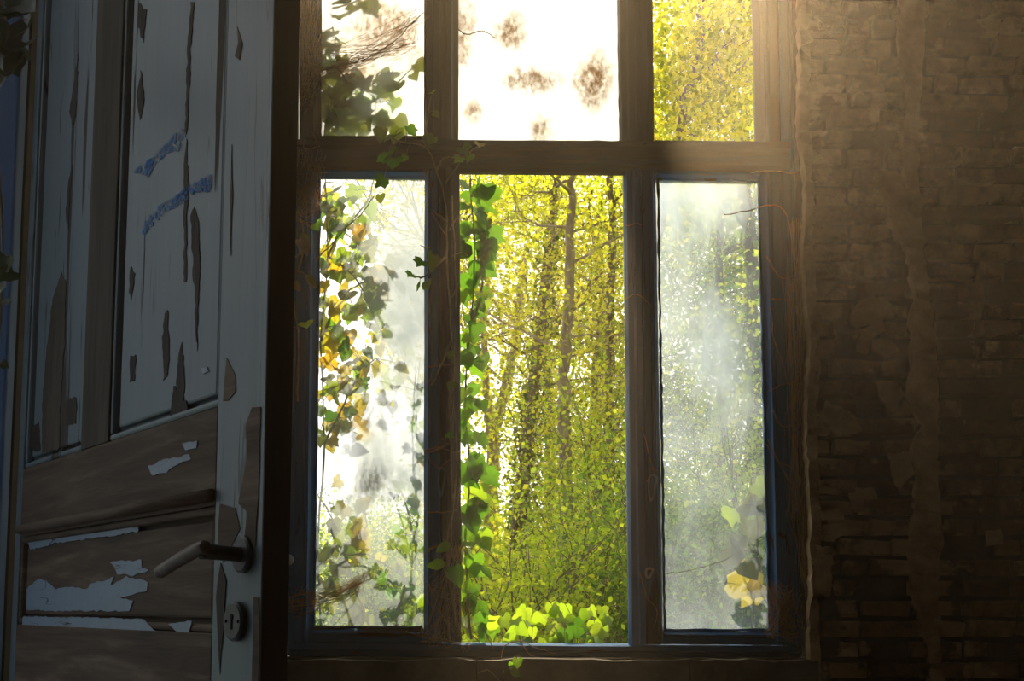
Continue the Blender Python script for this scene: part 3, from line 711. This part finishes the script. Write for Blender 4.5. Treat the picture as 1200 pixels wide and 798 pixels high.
# C: climber behind the left casement, yellowing
lv = scatter((372, 212, 436, 300), 48, (16, 26), (.06, .3), ['heart', 'ivy'], [('ivy_lime', 4), ('ivy_yellow', 3), ('ivy_olive', 3), ('ivy_green', 1)])
lv += scatter((372, 300, 464, 400), 66, (14, 26), (.06, .3), ['heart', 'ivy'], [('ivy_lime', 3), ('ivy_yellow', 3), ('ivy_olive', 4), ('ivy_green', 1)])
lv += scatter((372, 400, 432, 520), 64, (14, 24), (.06, .3), ['heart', 'ivy'], [('ivy_lime', 2), ('ivy_yellow', 6), ('ivy_olive', 2), ('ivy_green', 1)])
lv += scatter((440, 400, 478, 450), 9, (12, 20), (.06, .3), ['heart'], [('ivy_lime', 3), ('ivy_yellow', 3)])
vine('climbing_plant', 'climber with yellow and lime leaves behind the upper half of the left casement glass', 'climber',
     [[(378,760,.12),(372,640,.12),(380,520,.14),(376,400,.14),(384,300,.14),(380,200,.14)], [(376,400,.14),(400,350,.14),(430,330,.14),(470,330,.14)], [(384,300,.14),(400,270,.14),(428,240,.12),(440,205,.12)],
      [(380,520,.14),(400,480,.14),(420,440,.14),(440,420,.14)], [(384,300,.14),(420,330,.14),(450,400,.14)]], lv)
lv = scatter((484, 430, 496, 740), 26, (10, 18), (.03, .12), ['heart', 'ivy'], [('ivy_lime', 3), ('ivy_green', 3), ('ivy_yellow', 1)])
lv += scatter((466, 560, 490, 640), 8, (14, 22), (.04, .12), ['heart', 'ivy'], [('ivy_green', 3), ('ivy_lime', 2)])
vine('climbing_plant', 'slim strand of small green leaves along the right edge of the left casement glass', 'climber',
     [[(490,748,.08),(486,660,.08),(492,580,.08),(488,500,.08),(492,420,.08)], [(488,640,.08),(478,600,.08),(470,575,.08)]], lv)
lv = scatter((372, 590, 396, 700), 14, (16, 26), (.08, .22), ['oval', 'ivy'], [('ivy_olive', 5), ('ivy_yellow', 1)])
lv += scatter((396, 560, 432, 665), 13, (16, 26), (.06, .2), ['heart', 'ivy'], [('ivy_lime', 3), ('ivy_yellow', 4), ('ivy_olive', 3)])
lv += [(418,630,.06,26,'ivy','ivy_yellow'), (425,618,.06,24,'ivy','ivy_yellow'), (436,656,.06,16,'heart','ivy_lime'), (448,650,.06,15,'heart','ivy_yellow')]
lv += scatter((452, 655, 488, 735), 20, (10, 18), (.04, .1), ['heart', 'ivy'], [('ivy_green', 3), ('ivy_olive', 3)])
lv += scatter((410, 695, 436, 725), 6, (18, 28), (.08, .2), ['ivy'], [('ivy_olive', 1)])
vine('climbing_plant', 'bramble sprays with olive and yellow leaves low behind the left casement glass', 'climber',
     [[(440,752,.1),(420,700,.1),(400,640,.1),(385,600,.1),(372,580,.1)], [(466,752,.06),(468,710,.06),(474,680,.06),(455,664,.06),(430,650,.06),(405,650,.06),(390,640,.06)], [(400,640,.1),(425,625,.08),(430,615,.08)], [(470,705,.06),(486,700,.06)]], lv)
# D: ivy over the dusty upper left pane
lv = scatter((376, 60, 412, 160), 30, (20, 34), (.03, .12), ['ivy', 'oval', 'heart'], [('ivy_olive', 6), ('ivy_green', 1)])
lv += scatter((400, 80, 474, 158), 44, (18, 34), (.03, .12), ['ivy', 'heart'], [('ivy_olive', 5), ('ivy_lime', 1), ('ivy_green', 1)])
lv += scatter((376, 15, 400, 60), 10, (18, 28), (.03, .1), ['ivy', 'heart'], [('ivy_olive', 1)])
lv += [(488,74,.03,22,'heart','ivy_olive'), (484,86,.03,16,'heart','ivy_olive'), (398,0,.05,30,'heart','ivy_dark'), (430,0,.05,34,'ivy','ivy_olive'), (420,6,.05,24,'ivy','ivy_olive'), (445,-6,.05,24,'ivy','ivy_olive')]
vine('ivy_vine', 'olive ivy spread over the dusty upper left window pane', 'ivy',
     [[(380,168,.04),(386,110,.04),(400,90,.04),(396,50,.04),(390,0,.04),(400,-60,.04)], [(400,90,.04),(420,120,.04),(450,110,.04),(488,76,.04)], [(420,120,.04),(445,140,.04),(470,150,.04)], [(390,10,.04),(420,0,.04),(446,-14,.04)]], lv)
# F: leaves on the left post
vine('ivy_vine', 'short ivy strand with dull leaves on the left window post beside the door edge', 'ivy',
     [[(348,470,-.02),(350,400,-.022),(344,340,-.022),(356,290,-.022),(352,250,-.022)]],
     [(356,272,-.03,26,'oval','ivy_olive'), (348,300,-.03,22,'ivy','ivy_olive'), (358,322,-.03,22,'oval','ivy_olive'), (344,330,-.03,18,'oval','ivy_dry'), (358,378,-.04,20,'heart','ivy_lime'), (345,384,-.03,16,'heart','ivy_dry'), (352,282,-.03,20,'heart','ivy_dry'), (370,262,-.03,18,'heart','ivy_green')], 'twig')
# G: ivy leaves along the outer sill of the open light
lv = scatter((548, 722, 735, 757), 46, (14, 26), (.08, .3), ['heart', 'ivy', 'heart'], [('ivy_lime', 5), ('ivy_green', 3)])
lv += scatter((600, 700, 735, 725), 14, (14, 22), (.2, .4), ['heart', 'ivy'], [('ivy_lime', 5), ('ivy_green', 2)])
vine('ground_ivy', 'row of fresh lime ivy leaves crowding the outer sill of the open middle light', 'ivy',
     [[(545,764,.12),(600,762,.14),(660,763,.12),(740,764,.14)], [(640,762,.14),(680,745,.2),(720,740,.2)]], lv, r=.003)
# H: yellow leaves behind the right casement
lv = scatter((856, 560, 898, 612), 8, (24, 36), (.1, .25), ['ivy', 'heart'], [('ivy_lime', 2), ('ivy_olive', 3), ('ivy_yellow', 2)])
lv += scatter((850, 612, 900, 690), 9, (24, 36), (.1, .25), ['ivy', 'heart'], [('ivy_yellow', 3), ('ivy_olive', 2)])
vine('climbing_plant', 'stem with broad yellow leaves behind the lower right casement glass', 'climber',
     [[(882,750,.16),(884,690,.16),(888,620,.16),(880,560,.16)]], lv)
lv = [(842,742,.03,14,'ivy','ivy_lime'), (834,738,.03,14,'ivy','ivy_green'), (848,740,.03,12,'heart','ivy_green'), (838,746,.03,10,'heart','ivy_lime')]
vine('seedling', 'small green seedling sprouting behind the foot of the right casement glass', 'plant', [[(840,754,.03),(841,745,.03),(842,738,.03)]], lv, r=.0012)
vine('seedling', 'tiny green sprig on the dark stone sill under the middle light', 'plant', [[(603,782,-.11),(602,774,-.115),(606,768,-.115)]],
     [(606,772,-.115,14,'heart','ivy_lime'), (600,776,-.115,10,'heart','ivy_green'), (600,786,-.12,13,'heart','ivy_lime'), (610,770,-.115,9,'oval','ivy_green')], r=.0008)
# J: dark leaves hanging in the doorway
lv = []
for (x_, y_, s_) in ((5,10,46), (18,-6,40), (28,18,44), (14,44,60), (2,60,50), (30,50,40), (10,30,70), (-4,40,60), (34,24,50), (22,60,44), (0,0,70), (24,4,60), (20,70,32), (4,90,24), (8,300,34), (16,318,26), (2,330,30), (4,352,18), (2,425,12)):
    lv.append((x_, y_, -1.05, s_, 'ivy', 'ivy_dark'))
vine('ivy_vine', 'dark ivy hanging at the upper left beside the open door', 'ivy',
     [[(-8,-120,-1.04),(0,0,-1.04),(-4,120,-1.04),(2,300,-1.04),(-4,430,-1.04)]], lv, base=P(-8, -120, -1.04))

# dry runners on the posts
def runner(label, pts_list, r=.0016):
    root = empty('dry_runner', P(*pts_list[0][0]), label=label, cat='vine')
    for pts in pts_list:
        s = smoothpath([P(*p) for p in pts], 6); s = [p+Vector((R.uniform(-1,1), R.uniform(-.4,.4), R.uniform(-1,1)))*.0016 for p in s]
        MB().tube(s, taper(r, r*.6, len(s)), 5, .2).done('stem', M['twig'], root, True)
    return root
runner('pale dry runner curling over the right window frame beside the brick wall', [
    [(940,200,-.05),(928,203,-.05),(905,200,-.045),(880,202,-.04)], [(848,252,-.02),(880,246,-.025),(904,240,-.03),(918,246,-.03),(926,268,-.03),(930,300,-.035),(936,340,-.04),(930,380,-.03),(936,430,-.04),(928,470,-.03),(934,540,-.04),(938,620,-.04),(944,700,-.05)],
    [(898,300,-.03),(915,325,-.03),(930,322,-.03)], [(903,360,-.03),(908,400,-.03),(918,425,-.03),(922,448,-.03)], [(950,370,-.1),(930,395,-.05),(920,430,-.03),(924,450,-.03),(945,440,-.06)],
    [(898,520,-.03),(912,540,-.03),(930,548,-.03)], [(900,515,-.03),(920,555,-.03),(932,570,-.04)], [(902,458,-.03),(925,448,-.03),(940,450,-.06)], [(905,350,-.03),(925,352,-.03),(946,350,-.08)],
    [(905,480,-.03),(918,500,-.03),(940,490,-.06)], [(926,440,-.03),(932,470,-.04),(926,500,-.03),(936,560,-.04)]])
runner('tangled dry runners crossing the left window post above its hook', [
    [(497,528,-.03),(515,524,-.03),(532,530,-.03),(540,528,-.02)], [(498,532,-.03),(514,548,-.03),(530,535,-.03)], [(517,515,-.03),(530,512,-.03),(541,516,-.02)], [(500,455,-.03),(506,440,-.03),(512,420,-.03)],
    [(500,600,-.03),(520,600,-.03),(536,598,-.02)], [(497,650,-.03),(515,640,-.03),(532,655,-.03),(545,668,-.02)], [(506,250,-.03),(514,262,-.03),(522,275,-.03)], [(498,430,-.03),(520,428,-.03),(538,426,-.02)],
    [(538,560,-.01),(541,640,-.01),(538,720,-.01),(541,750,-.01)], [(530,300,-.03),(540,296,-.02),(548,300,-.02)], [(529,350,-.03),(538,330,-.02)], [(526,270,-.03),(536,255,-.03),(542,250,-.02)]])
runner('thin pale runners spilling over the sill below the middle light', [
    [(590,790,-.11),(588,765,-.03),(596,754,-.02),(612,752,-.02),(630,760,-.02),(650,765,-.03)], [(610,752,-.02),(622,768,-.03),(640,772,-.03)], [(560,790,-.12),(572,785,-.11),(585,798,-.12)], [(565,735,0),(572,748,-.01),(578,760,-.02)]])
runner('bent dark twig crossing the left casement glass', [[(369,305,-.03),(385,290,-.03),(405,268,-.03),(424,250,-.03),(438,230,-.03)]], .002)
runner('dry tendrils on the right mullion', [[(733,265,-.02),(745,262,-.025),(752,264,-.02)], [(733,350,-.02),(748,345,-.03),(765,360,-.02)], [(752,500,-.03),(768,560,-.03)], [(750,670,-.03),(758,700,-.03),(770,715,-.02),(766,735,-.02)], [(758,565,-.035),(764,548,-.04),(770,552,-.04)]], .0012)
runner('drooping twig across the dusty upper left pane', [[(372,84,-.02),(395,78,-.02),(430,68,-.02),(460,50,-.02),(480,30,-.02),(497,14,-.02)], [(395,78,-.02),(405,92,-.02),(415,100,-.02)], [(535,34,-.02),(548,40,-.02),(565,36,-.02),(580,44,-.02)]], .0018)
runner('white scratch-like runner across the lower right glass', [[(778,672,0),(800,670,0),(825,664,0),(850,656,0),(858,650,0)]], .0009)
runner('pale runner drooping into the open middle light beside the right mullion', [[(722,620,.02),(726,650,.02),(732,668,.01),(738,676,0)]], .0014)

# cobwebs: masses of thin dusty threads
def web(label, anchors, n, y=-.035, spread=8, sag=6, r=.00035):
    mb = MB()
    for _ in range(n):
        a, b = R.sample(anchors, 2)
        a = (a[0]+R.gauss(0, spread), a[1]+R.gauss(0, spread)); b = (b[0]+R.gauss(0, spread), b[1]+R.gauss(0, spread))
        mid = ((a[0]+b[0])/2+R.gauss(0, spread*.6), (a[1]+b[1])/2+R.uniform(0, sag))
        pts = smoothpath([P(*a, y+R.uniform(-.01, .012)), P(*mid, y+R.uniform(-.02, .015)), P(*b, y+R.uniform(-.01, .012))], 3)
        mb.tube(pts, r*R.uniform(.6, 1.5), 3)
    o = mb.done('cobweb', M['web'], None); setp(o, label, 'cobweb', kind='stuff')
web('dusty brown cobweb bundled on the left window post above the transom', [(350,5),(364,10),(346,60),(366,70),(372,90),(350,100),(356,115)], 260)
web('dusty cobweb slung from the left post across the upper left pane', [(370,85),(390,82),(420,72),(450,60),(492,18),(480,50),(372,60)], 160, -.02, 6)
web('brown cobweb matted on the left post below the transom', [(348,180),(368,190),(346,215),(368,235),(360,245),(345,250)], 240)
web('ragged brown cobweb at the lower left of the left casement', [(338,700),(360,696),(385,700),(420,685),(435,672),(345,715)], 150, -.02, 5)
web('cobweb and root tangle in the lower right corner of the window', [(905,690),(930,700),(905,738),(930,742),(915,720)], 200, -.03, 6)
web('grey cobweb on the right edge of the window beside the bricks', [(932,260),(946,300),(925,330),(946,420),(930,480),(948,540),(932,600),(944,680)], 150, -.05, 5)
web('dusty threads around the foot of the left window post', [(505,690),(535,640),(540,700),(515,745),(545,750),(500,745)], 130, -.025, 6)

# ------------------------------------------------------------------ outdoors
def terrain():
    n = 50; V = []; Fc = []
    for i in range(n+1):
        for j in range(n+1):
            x = -22+44*i/n; y = .34+35*j/n
            V.append((x, y, .28+.012*y+.18*noise.noise(Vector((x*.4, y*.4, 1)))*min(1, y)))
    for i in range(n):
        for j in range(n):
            a = i*(n+1)+j; Fc.append((a, a+n+1, a+n+2, a+1))
    me = mesh('ground', V, Fc, True); link('ground', me, None, M['soil'], kind='structure')
terrain()
def leaves_np(centers, sizes, name, m, parent):
    n = len(centers); c = np.array(centers, dtype=np.float64); s = np.array(sizes)[:, None]
    a = np.random.normal(size=(n, 3)); a[:, 2] -= .3; a /= np.linalg.norm(a, axis=1)[:, None]
    b = np.random.normal(size=(n, 3)); b -= (b*a).sum(1)[:, None]*a; b /= np.linalg.norm(b, axis=1)[:, None]
    nn = np.cross(a, b)
    p0 = c; p1 = c+s*(a*.45+b*.34+nn*.10); p2 = c+s*a; p3 = c+s*(a*.45-b*.34+nn*.10)
    V = np.stack([p0, p1, p2, p3], 1).reshape(-1, 3)
    me = bpy.data.meshes.new(name); me.vertices.add(4*n); me.vertices.foreach_set('co', V.ravel())
    me.loops.add(6*n); me.polygons.add(2*n)
    base = (np.arange(n)*4)[:, None]; idx = (base+np.array([0, 1, 2, 0, 2, 3])[None]).ravel()
    me.loops.foreach_set('vertex_index', idx.astype(np.int32)); me.polygons.foreach_set('loop_start', (np.arange(2*n)*3).astype(np.int32))
    me.update(calc_edges=True); me.validate()
    return link(name, me, parent, m, kind='stuff')
def at(px, dist): return (px-CX)/F*dist, CAM.y+dist
NTREE = [0]
def branchy(mb, p, d, length, r, depth, tips, seg=5):
    pts = [p]; q = p.copy(); dd = d.copy()
    for i in range(seg):
        dd = (dd+Vector((R.gauss(0, .16), R.gauss(0, .16), R.gauss(.03, .12)))).normalized(); q = q+dd*(length/seg); pts.append(q.copy())
        tips.append(q.copy())
    mb.tube(pts, taper(r, r*.4, len(pts)), 5 if r < .02 else 7)
    if depth > 0:
        for i in range(2, len(pts)):
            for _ in range(1 if depth > 1 else 2):
                nd = (dd+Vector((R.gauss(0, .7), R.gauss(0, .7), R.gauss(.15, .5)))).normalized()
                branchy(mb, pts[i], nd, length*R.uniform(.4, .65), r*.42, depth-1, tips, 4)
def tree(name, label, px0, dist, path, r0, branches, leafmat, nleaf, lsize, bark='bark', spread=.25, ivy=0, tilt=None, clumps=(), group=None, cat='tree', hmin=1.2):
    """path = [(px, py)] of the trunk at its distance; branches = number; leaves sit round the twigs"""
    y = CAM.y+dist
    pts = [P(px, py, y) for px, py in path]; base = pts[0].copy(); base.z = .28+.012*y-.05
    pts = [base]+pts
    root = empty(name, base, label=label, cat=cat, group=group)
    s = smoothpath(pts, 6); s = [p+Vector((R.gauss(0, .012), R.gauss(0, .012), 0)) for p in s]
    MB().tube(s, taper(r0, r0*.35, len(s)), 10, .08).done('trunk', M[bark], root, True)
    tips = []
    for b in branches:
        t, ang, up_, ln = b
        p = s[int(t*(len(s)-1))]
        d = Vector((math.cos(ang), math.sin(ang), up_)).normalized()
        mb = MB(); branchy(mb, p, d, ln, r0*.2, 2, tips); mb.done('branch', M[bark], root, True)
    C = []; S = []
    nleaf = int(nleaf*(.62 if px0 < 760 else .85))
    if nleaf and tips:
        for _ in range(nleaf):
            q = R.choice(tips); C.append((q.x+R.gauss(0, spread), q.y+R.gauss(0, spread), q.z+R.gauss(0, spread*.8))); S.append(R.uniform(*lsize))
    for (cx, cy_, rad, n) in clumps:                      # extra sprays of the crown
        q = P(cx, cy_, y)
        for _ in range(int(n*(.62 if px0 < 760 else .8))):
            C.append((q.x+R.gauss(0, rad), q.y+R.gauss(0, rad*1.3), q.z+R.gauss(0, rad))); S.append(R.uniform(*lsize))
    if C: leaves_np(C, S, 'foliage', M[leafmat], root)
    if ivy:
        C = []; S = []
        for _ in range(ivy):
            q = s[int(R.random()**1.3*(len(s)*.75))]; an = R.uniform(0, 6.28); rr = r0*R.uniform(.9, 1.5)
            C.append((q.x+math.cos(an)*rr, q.y+math.sin(an)*rr, q.z+R.uniform(-.15, .15))); S.append(R.uniform(.05, .08))
        leaves_np(C, S, 'trunk_ivy', M['leaf_dark'], root)
    return root
def br(n, t0=.3, t1=1, ln=(1., 2.), a0=0, a1=6.28, up_=(.2, 1.)):
    return [(R.uniform(t0, t1), R.uniform(a0, a1), R.uniform(*up_), R.uniform(*ln)) for _ in range(n)]
LS = (.03, .055)
tree('ivy_clad_tree', 'leaning tree with a trunk darkened by ivy left of the pale slender trunk', 612, 9.5, [(608,640),(614,560),(622,470),(634,380),(644,290),(649,240),(652,200)], .09, br(9, .45, .95, (.8,1.5), up_=(0,.5)), 'leaf_gold', 5200, LS, 'bark', .22, 1500,
     clumps=[(640,420,.35,900), (690,250,.5,1500), (600,240,.5,900)])
tree('slender_tree', 'pale slender straight trunk in the centre of the open light', 665, 8.2, [(664,680),(666,600),(661,480),(664,380),(668,280),(670,230),(669,190)], .075, br(9, .4, .95, (.6,1.2), up_=(0,.5)), 'leaf_gold', 5200, LS, 'bark_pale', .2,
     clumps=[(700,330,.4,1200), (690,430,.4,1200), (715,520,.4,1300)])
tree('forked_tree', 'thin forked tree against the bright sky at the left of the open light', 577, 12, [(575,600),(577,540),(580,500),(592,460),(604,400),(610,350),(616,290)], .11, br(5, .5, 1, (1.,1.8), 1.8, 4.4), 'leaf_gold', 1500, LS, 'bark_pale', .25, clumps=[(575,500,.2,250), (590,240,.7,1500)])
tree('forked_tree', 'thin tree leaning left in front of the sky gap beside the hanging ivy', 570, 11.5, [(578,560),(574,500),(570,450),(566,380),(572,320),(564,250)], .07, br(5, .5, 1, (.8,1.4)), 'leaf_gold', 1700, LS, 'bark_pale', .22, clumps=[(580,235,.45,1300)])
tree('slender_tree', 'darker trunk standing just left of the right mullion', 715, 8.8, [(712,680),(714,560),(712,460),(716,340),(717,250),(714,200)], .07, br(10, .35, .95, (.7,1.2), up_=(0,.5)), 'leaf_gold', 6000, LS, 'bark', .22,
     clumps=[(718,240,.4,1500), (725,400,.4,1200), (700,600,.5,1300)])
tree('slender_tree', 'thin trunk bending behind the forked branches, right of the pale trunk', 690, 10.5, [(688,660),(690,560),(697,440),(704,340),(694,270),(690,220)], .05, br(7, .4, .95, (.7,1.2), up_=(0,.5)), 'leaf_lime', 4200, LS, 'bark', .25)
tree('young_tree', 'young tree with golden leaves filling the upper right light', 830, 6.0, [(752,640),(752,500),(756,380),(772,260),(796,150),(822,40),(845,-90)], .05, br(13, .72, 1, (.5,1.0), -1.2, 1.6, up_=(.2,1.)), 'leaf_gold', 12500, (.032,.054), 'bark', .17,
     clumps=[(800,90,.28,1800), (850,60,.28,1600), (865,140,.22,1200), (790,150,.22,1200)])
tree('young_tree', 'second golden tree standing behind the upper right light', 880, 9, [(890,640),(884,480),(880,300),(872,150),(890,0),(900,-160)], .09, br(12, .4, 1, (.9,1.8)), 'leaf_gold', 7500, LS, 'bark', .3, clumps=[(820,30,.5,2500), (870,100,.5,2000)])
tree('green_tree', 'green tree behind the streaky right casement glass', 850, 9.8, [(845,640),(840,540),(850,430),(842,320),(850,220)], .09, br(12, .25, .95, (.9,1.7)), 'leaf_green', 9000, LS, 'bark', .32, clumps=[(800,420,.5,1500), (880,420,.5,1800), (840,560,.6,2500)])
tree('green_tree', 'green tree far behind the right edge of the window', 930, 11, [(930,640),(925,520),(935,400),(930,280),(940,100)], .12, br(10, .25, .95, (1.2,2.2)), 'leaf_green', 8000, (.06,.1), 'bark', .4)
tree('golden_tree', 'tree with gold leaves behind the left post and middle light', 528, 13, [(520,620),(525,500),(515,400),(528,300),(524,230)], .13, br(8, .4, .95, (.9,1.5), up_=(0,.5)), 'leaf_gold', 3500, (.06,.1), 'bark', .35)
tree('golden_tree', 'tree rising right of the open light behind the right mullion', 745, 11, [(745,640),(742,520),(752,400),(744,300),(748,220)], .12, br(12, .25, .95, (1.,1.7), up_=(0,.5)), 'leaf_gold', 9000, (.055,.09), 'bark', .35)
tree('far_tree', 'distant grey trunk between the pale trunks of the open light', 640, 16, [(642,640),(645,500),(640,380),(646,280),(648,220)], .12, br(9, .4, .95, (1.2,2.), up_=(0,.5)), 'leaf_gold', 7000, (.06,.1), 'bark', .45)
tree('far_tree', 'distant tree filling the right half of the open light', 705, 17, [(705,640),(700,500),(708,380),(702,290),(704,230)], .16, br(12, .25, .95, (1.3,2.2), up_=(0,.5)), 'leaf_lime', 10000, (.07,.11), 'bark', .5)
# undergrowth
def shrub(name, label, px, dist, py_top, width, n, m, ls=LS, group=None):
    x, y = at(px, dist); zt_ = P(px, py_top, y).z; zg = .28+.012*y-.05; h = max(.3, zt_-zg)
    root = empty(name, (x, y, zg), label=label, cat='shrub', group=group)
    mb = MB(); tips = []
    for k in range(9):
        a = R.uniform(0, 6.28); d = Vector((math.cos(a)*.45*width/h, math.sin(a)*.45, 1)).normalized()
        branchy(mb, Vector((x+R.gauss(0,.05), y+R.gauss(0,.05), zg)), d, h*R.uniform(.6, .9), .010, 1, tips)
    mb.done('stem', M['bark'], root, True)
    C = []; S = []
    for _ in range(int(n*.9)):
        q = R.choice(tips); C.append((q.x+R.gauss(0, .12*width), q.y+R.gauss(0, .12), max(zg, q.z+R.gauss(0, .10)))); S.append(R.uniform(*ls)*.78)
    leaves_np(C, S, 'foliage', M[m], root)
sh = [(575,6.2,630,.9,4200,'leaf_lime',(.035,.06),'lime shrub in the sun at the left foot of the open light'),
      (625,5.2,600,.7,4200,'leaf_lime',(.03,.055),'bright lime shrub in the middle of the open light'),
      (665,6.8,640,.9,3600,'leaf_lime',(.035,.06),'shrub round the foot of the pale slender trunk'),
      (710,5.6,610,.8,4200,'leaf_green',(.035,.06),'green shrub low in the right corner of the open light'),
      (725,7.5,480,.9,5200,'leaf_lime',(.04,.07),'tall lime shrub beside the right mullion'),
      (600,10,560,1.5,5200,'leaf_gold',(.05,.08),'golden thicket under the sky gap of the open light'),
      (680,11,520,1.6,7000,'leaf_green',(.05,.08),'green thicket behind the trunks'),
      (540,8,640,1.2,4000,'leaf_lime',(.04,.07),'lime shrub behind the foot of the left window post'),
      (450,7,650,1.3,5200,'leaf_green',(.04,.07),'green shrub low behind the left casement'),
      (400,9,625,1.6,5000,'leaf_lime',(.05,.08),'lime thicket behind the bottom left corner of the window'),
      (480,12,600,2.0,4500,'leaf_green',(.06,.09),'far green thicket seen through the left casement'),
      (800,6,560,1.0,6000,'leaf_green',(.04,.065),'dense green shrub behind the left side of the right casement'),
      (860,5.4,600,.9,5500,'leaf_green',(.035,.06),'dense green shrub low behind the right casement'),
      (840,8.5,470,1.4,7500,'leaf_green',(.045,.075),'tall green thicket in the middle of the right casement'),
      (900,7.5,430,1.2,6500,'leaf_lime',(.045,.075),'tall lime shrub behind the right edge of the right casement'),
      (790,11,430,1.7,7000,'leaf_lime',(.055,.085),'tall thicket far behind the right casement')]
for (px, dist, pt, wd, n, m_, ls, lab) in sh:
    shrub('shrub', lab, px, dist, pt, wd, n, m_, ls)
far = []
for i in range(12):
    px = 330+i*58; shrub('far_shrub', 'far pale green thicket at the edge of the wood', px, 19+R.uniform(-1, 2), R.uniform(585, 640) if px < 640 else R.uniform(480, 560), 3.2, 4200, 'leaf_green' if i % 2 else 'leaf_lime', (.06, .10), group='far thickets at the edge of the wood')

# ------------------------------------------------------------------ dusty air in the room
if HAZE > 0:
    m, N, L = mat('dusty air'); vsn = node(N, 'ShaderNodeVolumeScatter'); vsn.inputs['Density'].default_value = HAZE; vsn.inputs['Anisotropy'].default_value = .82
    vsn.inputs['Color'].default_value = (1, .80, .56, 1); o_ = node(N, 'ShaderNodeOutputMaterial'); L.new(vsn.outputs[0], o_.inputs['Volume'])
    MB().box((WX0+.003, WY0+.003, .003), (WX1-.003, -.13, ZC-.003)).done('haze', m, None, label='thin dusty air lit by the sun inside the room', cat='haze', kind='stuff')
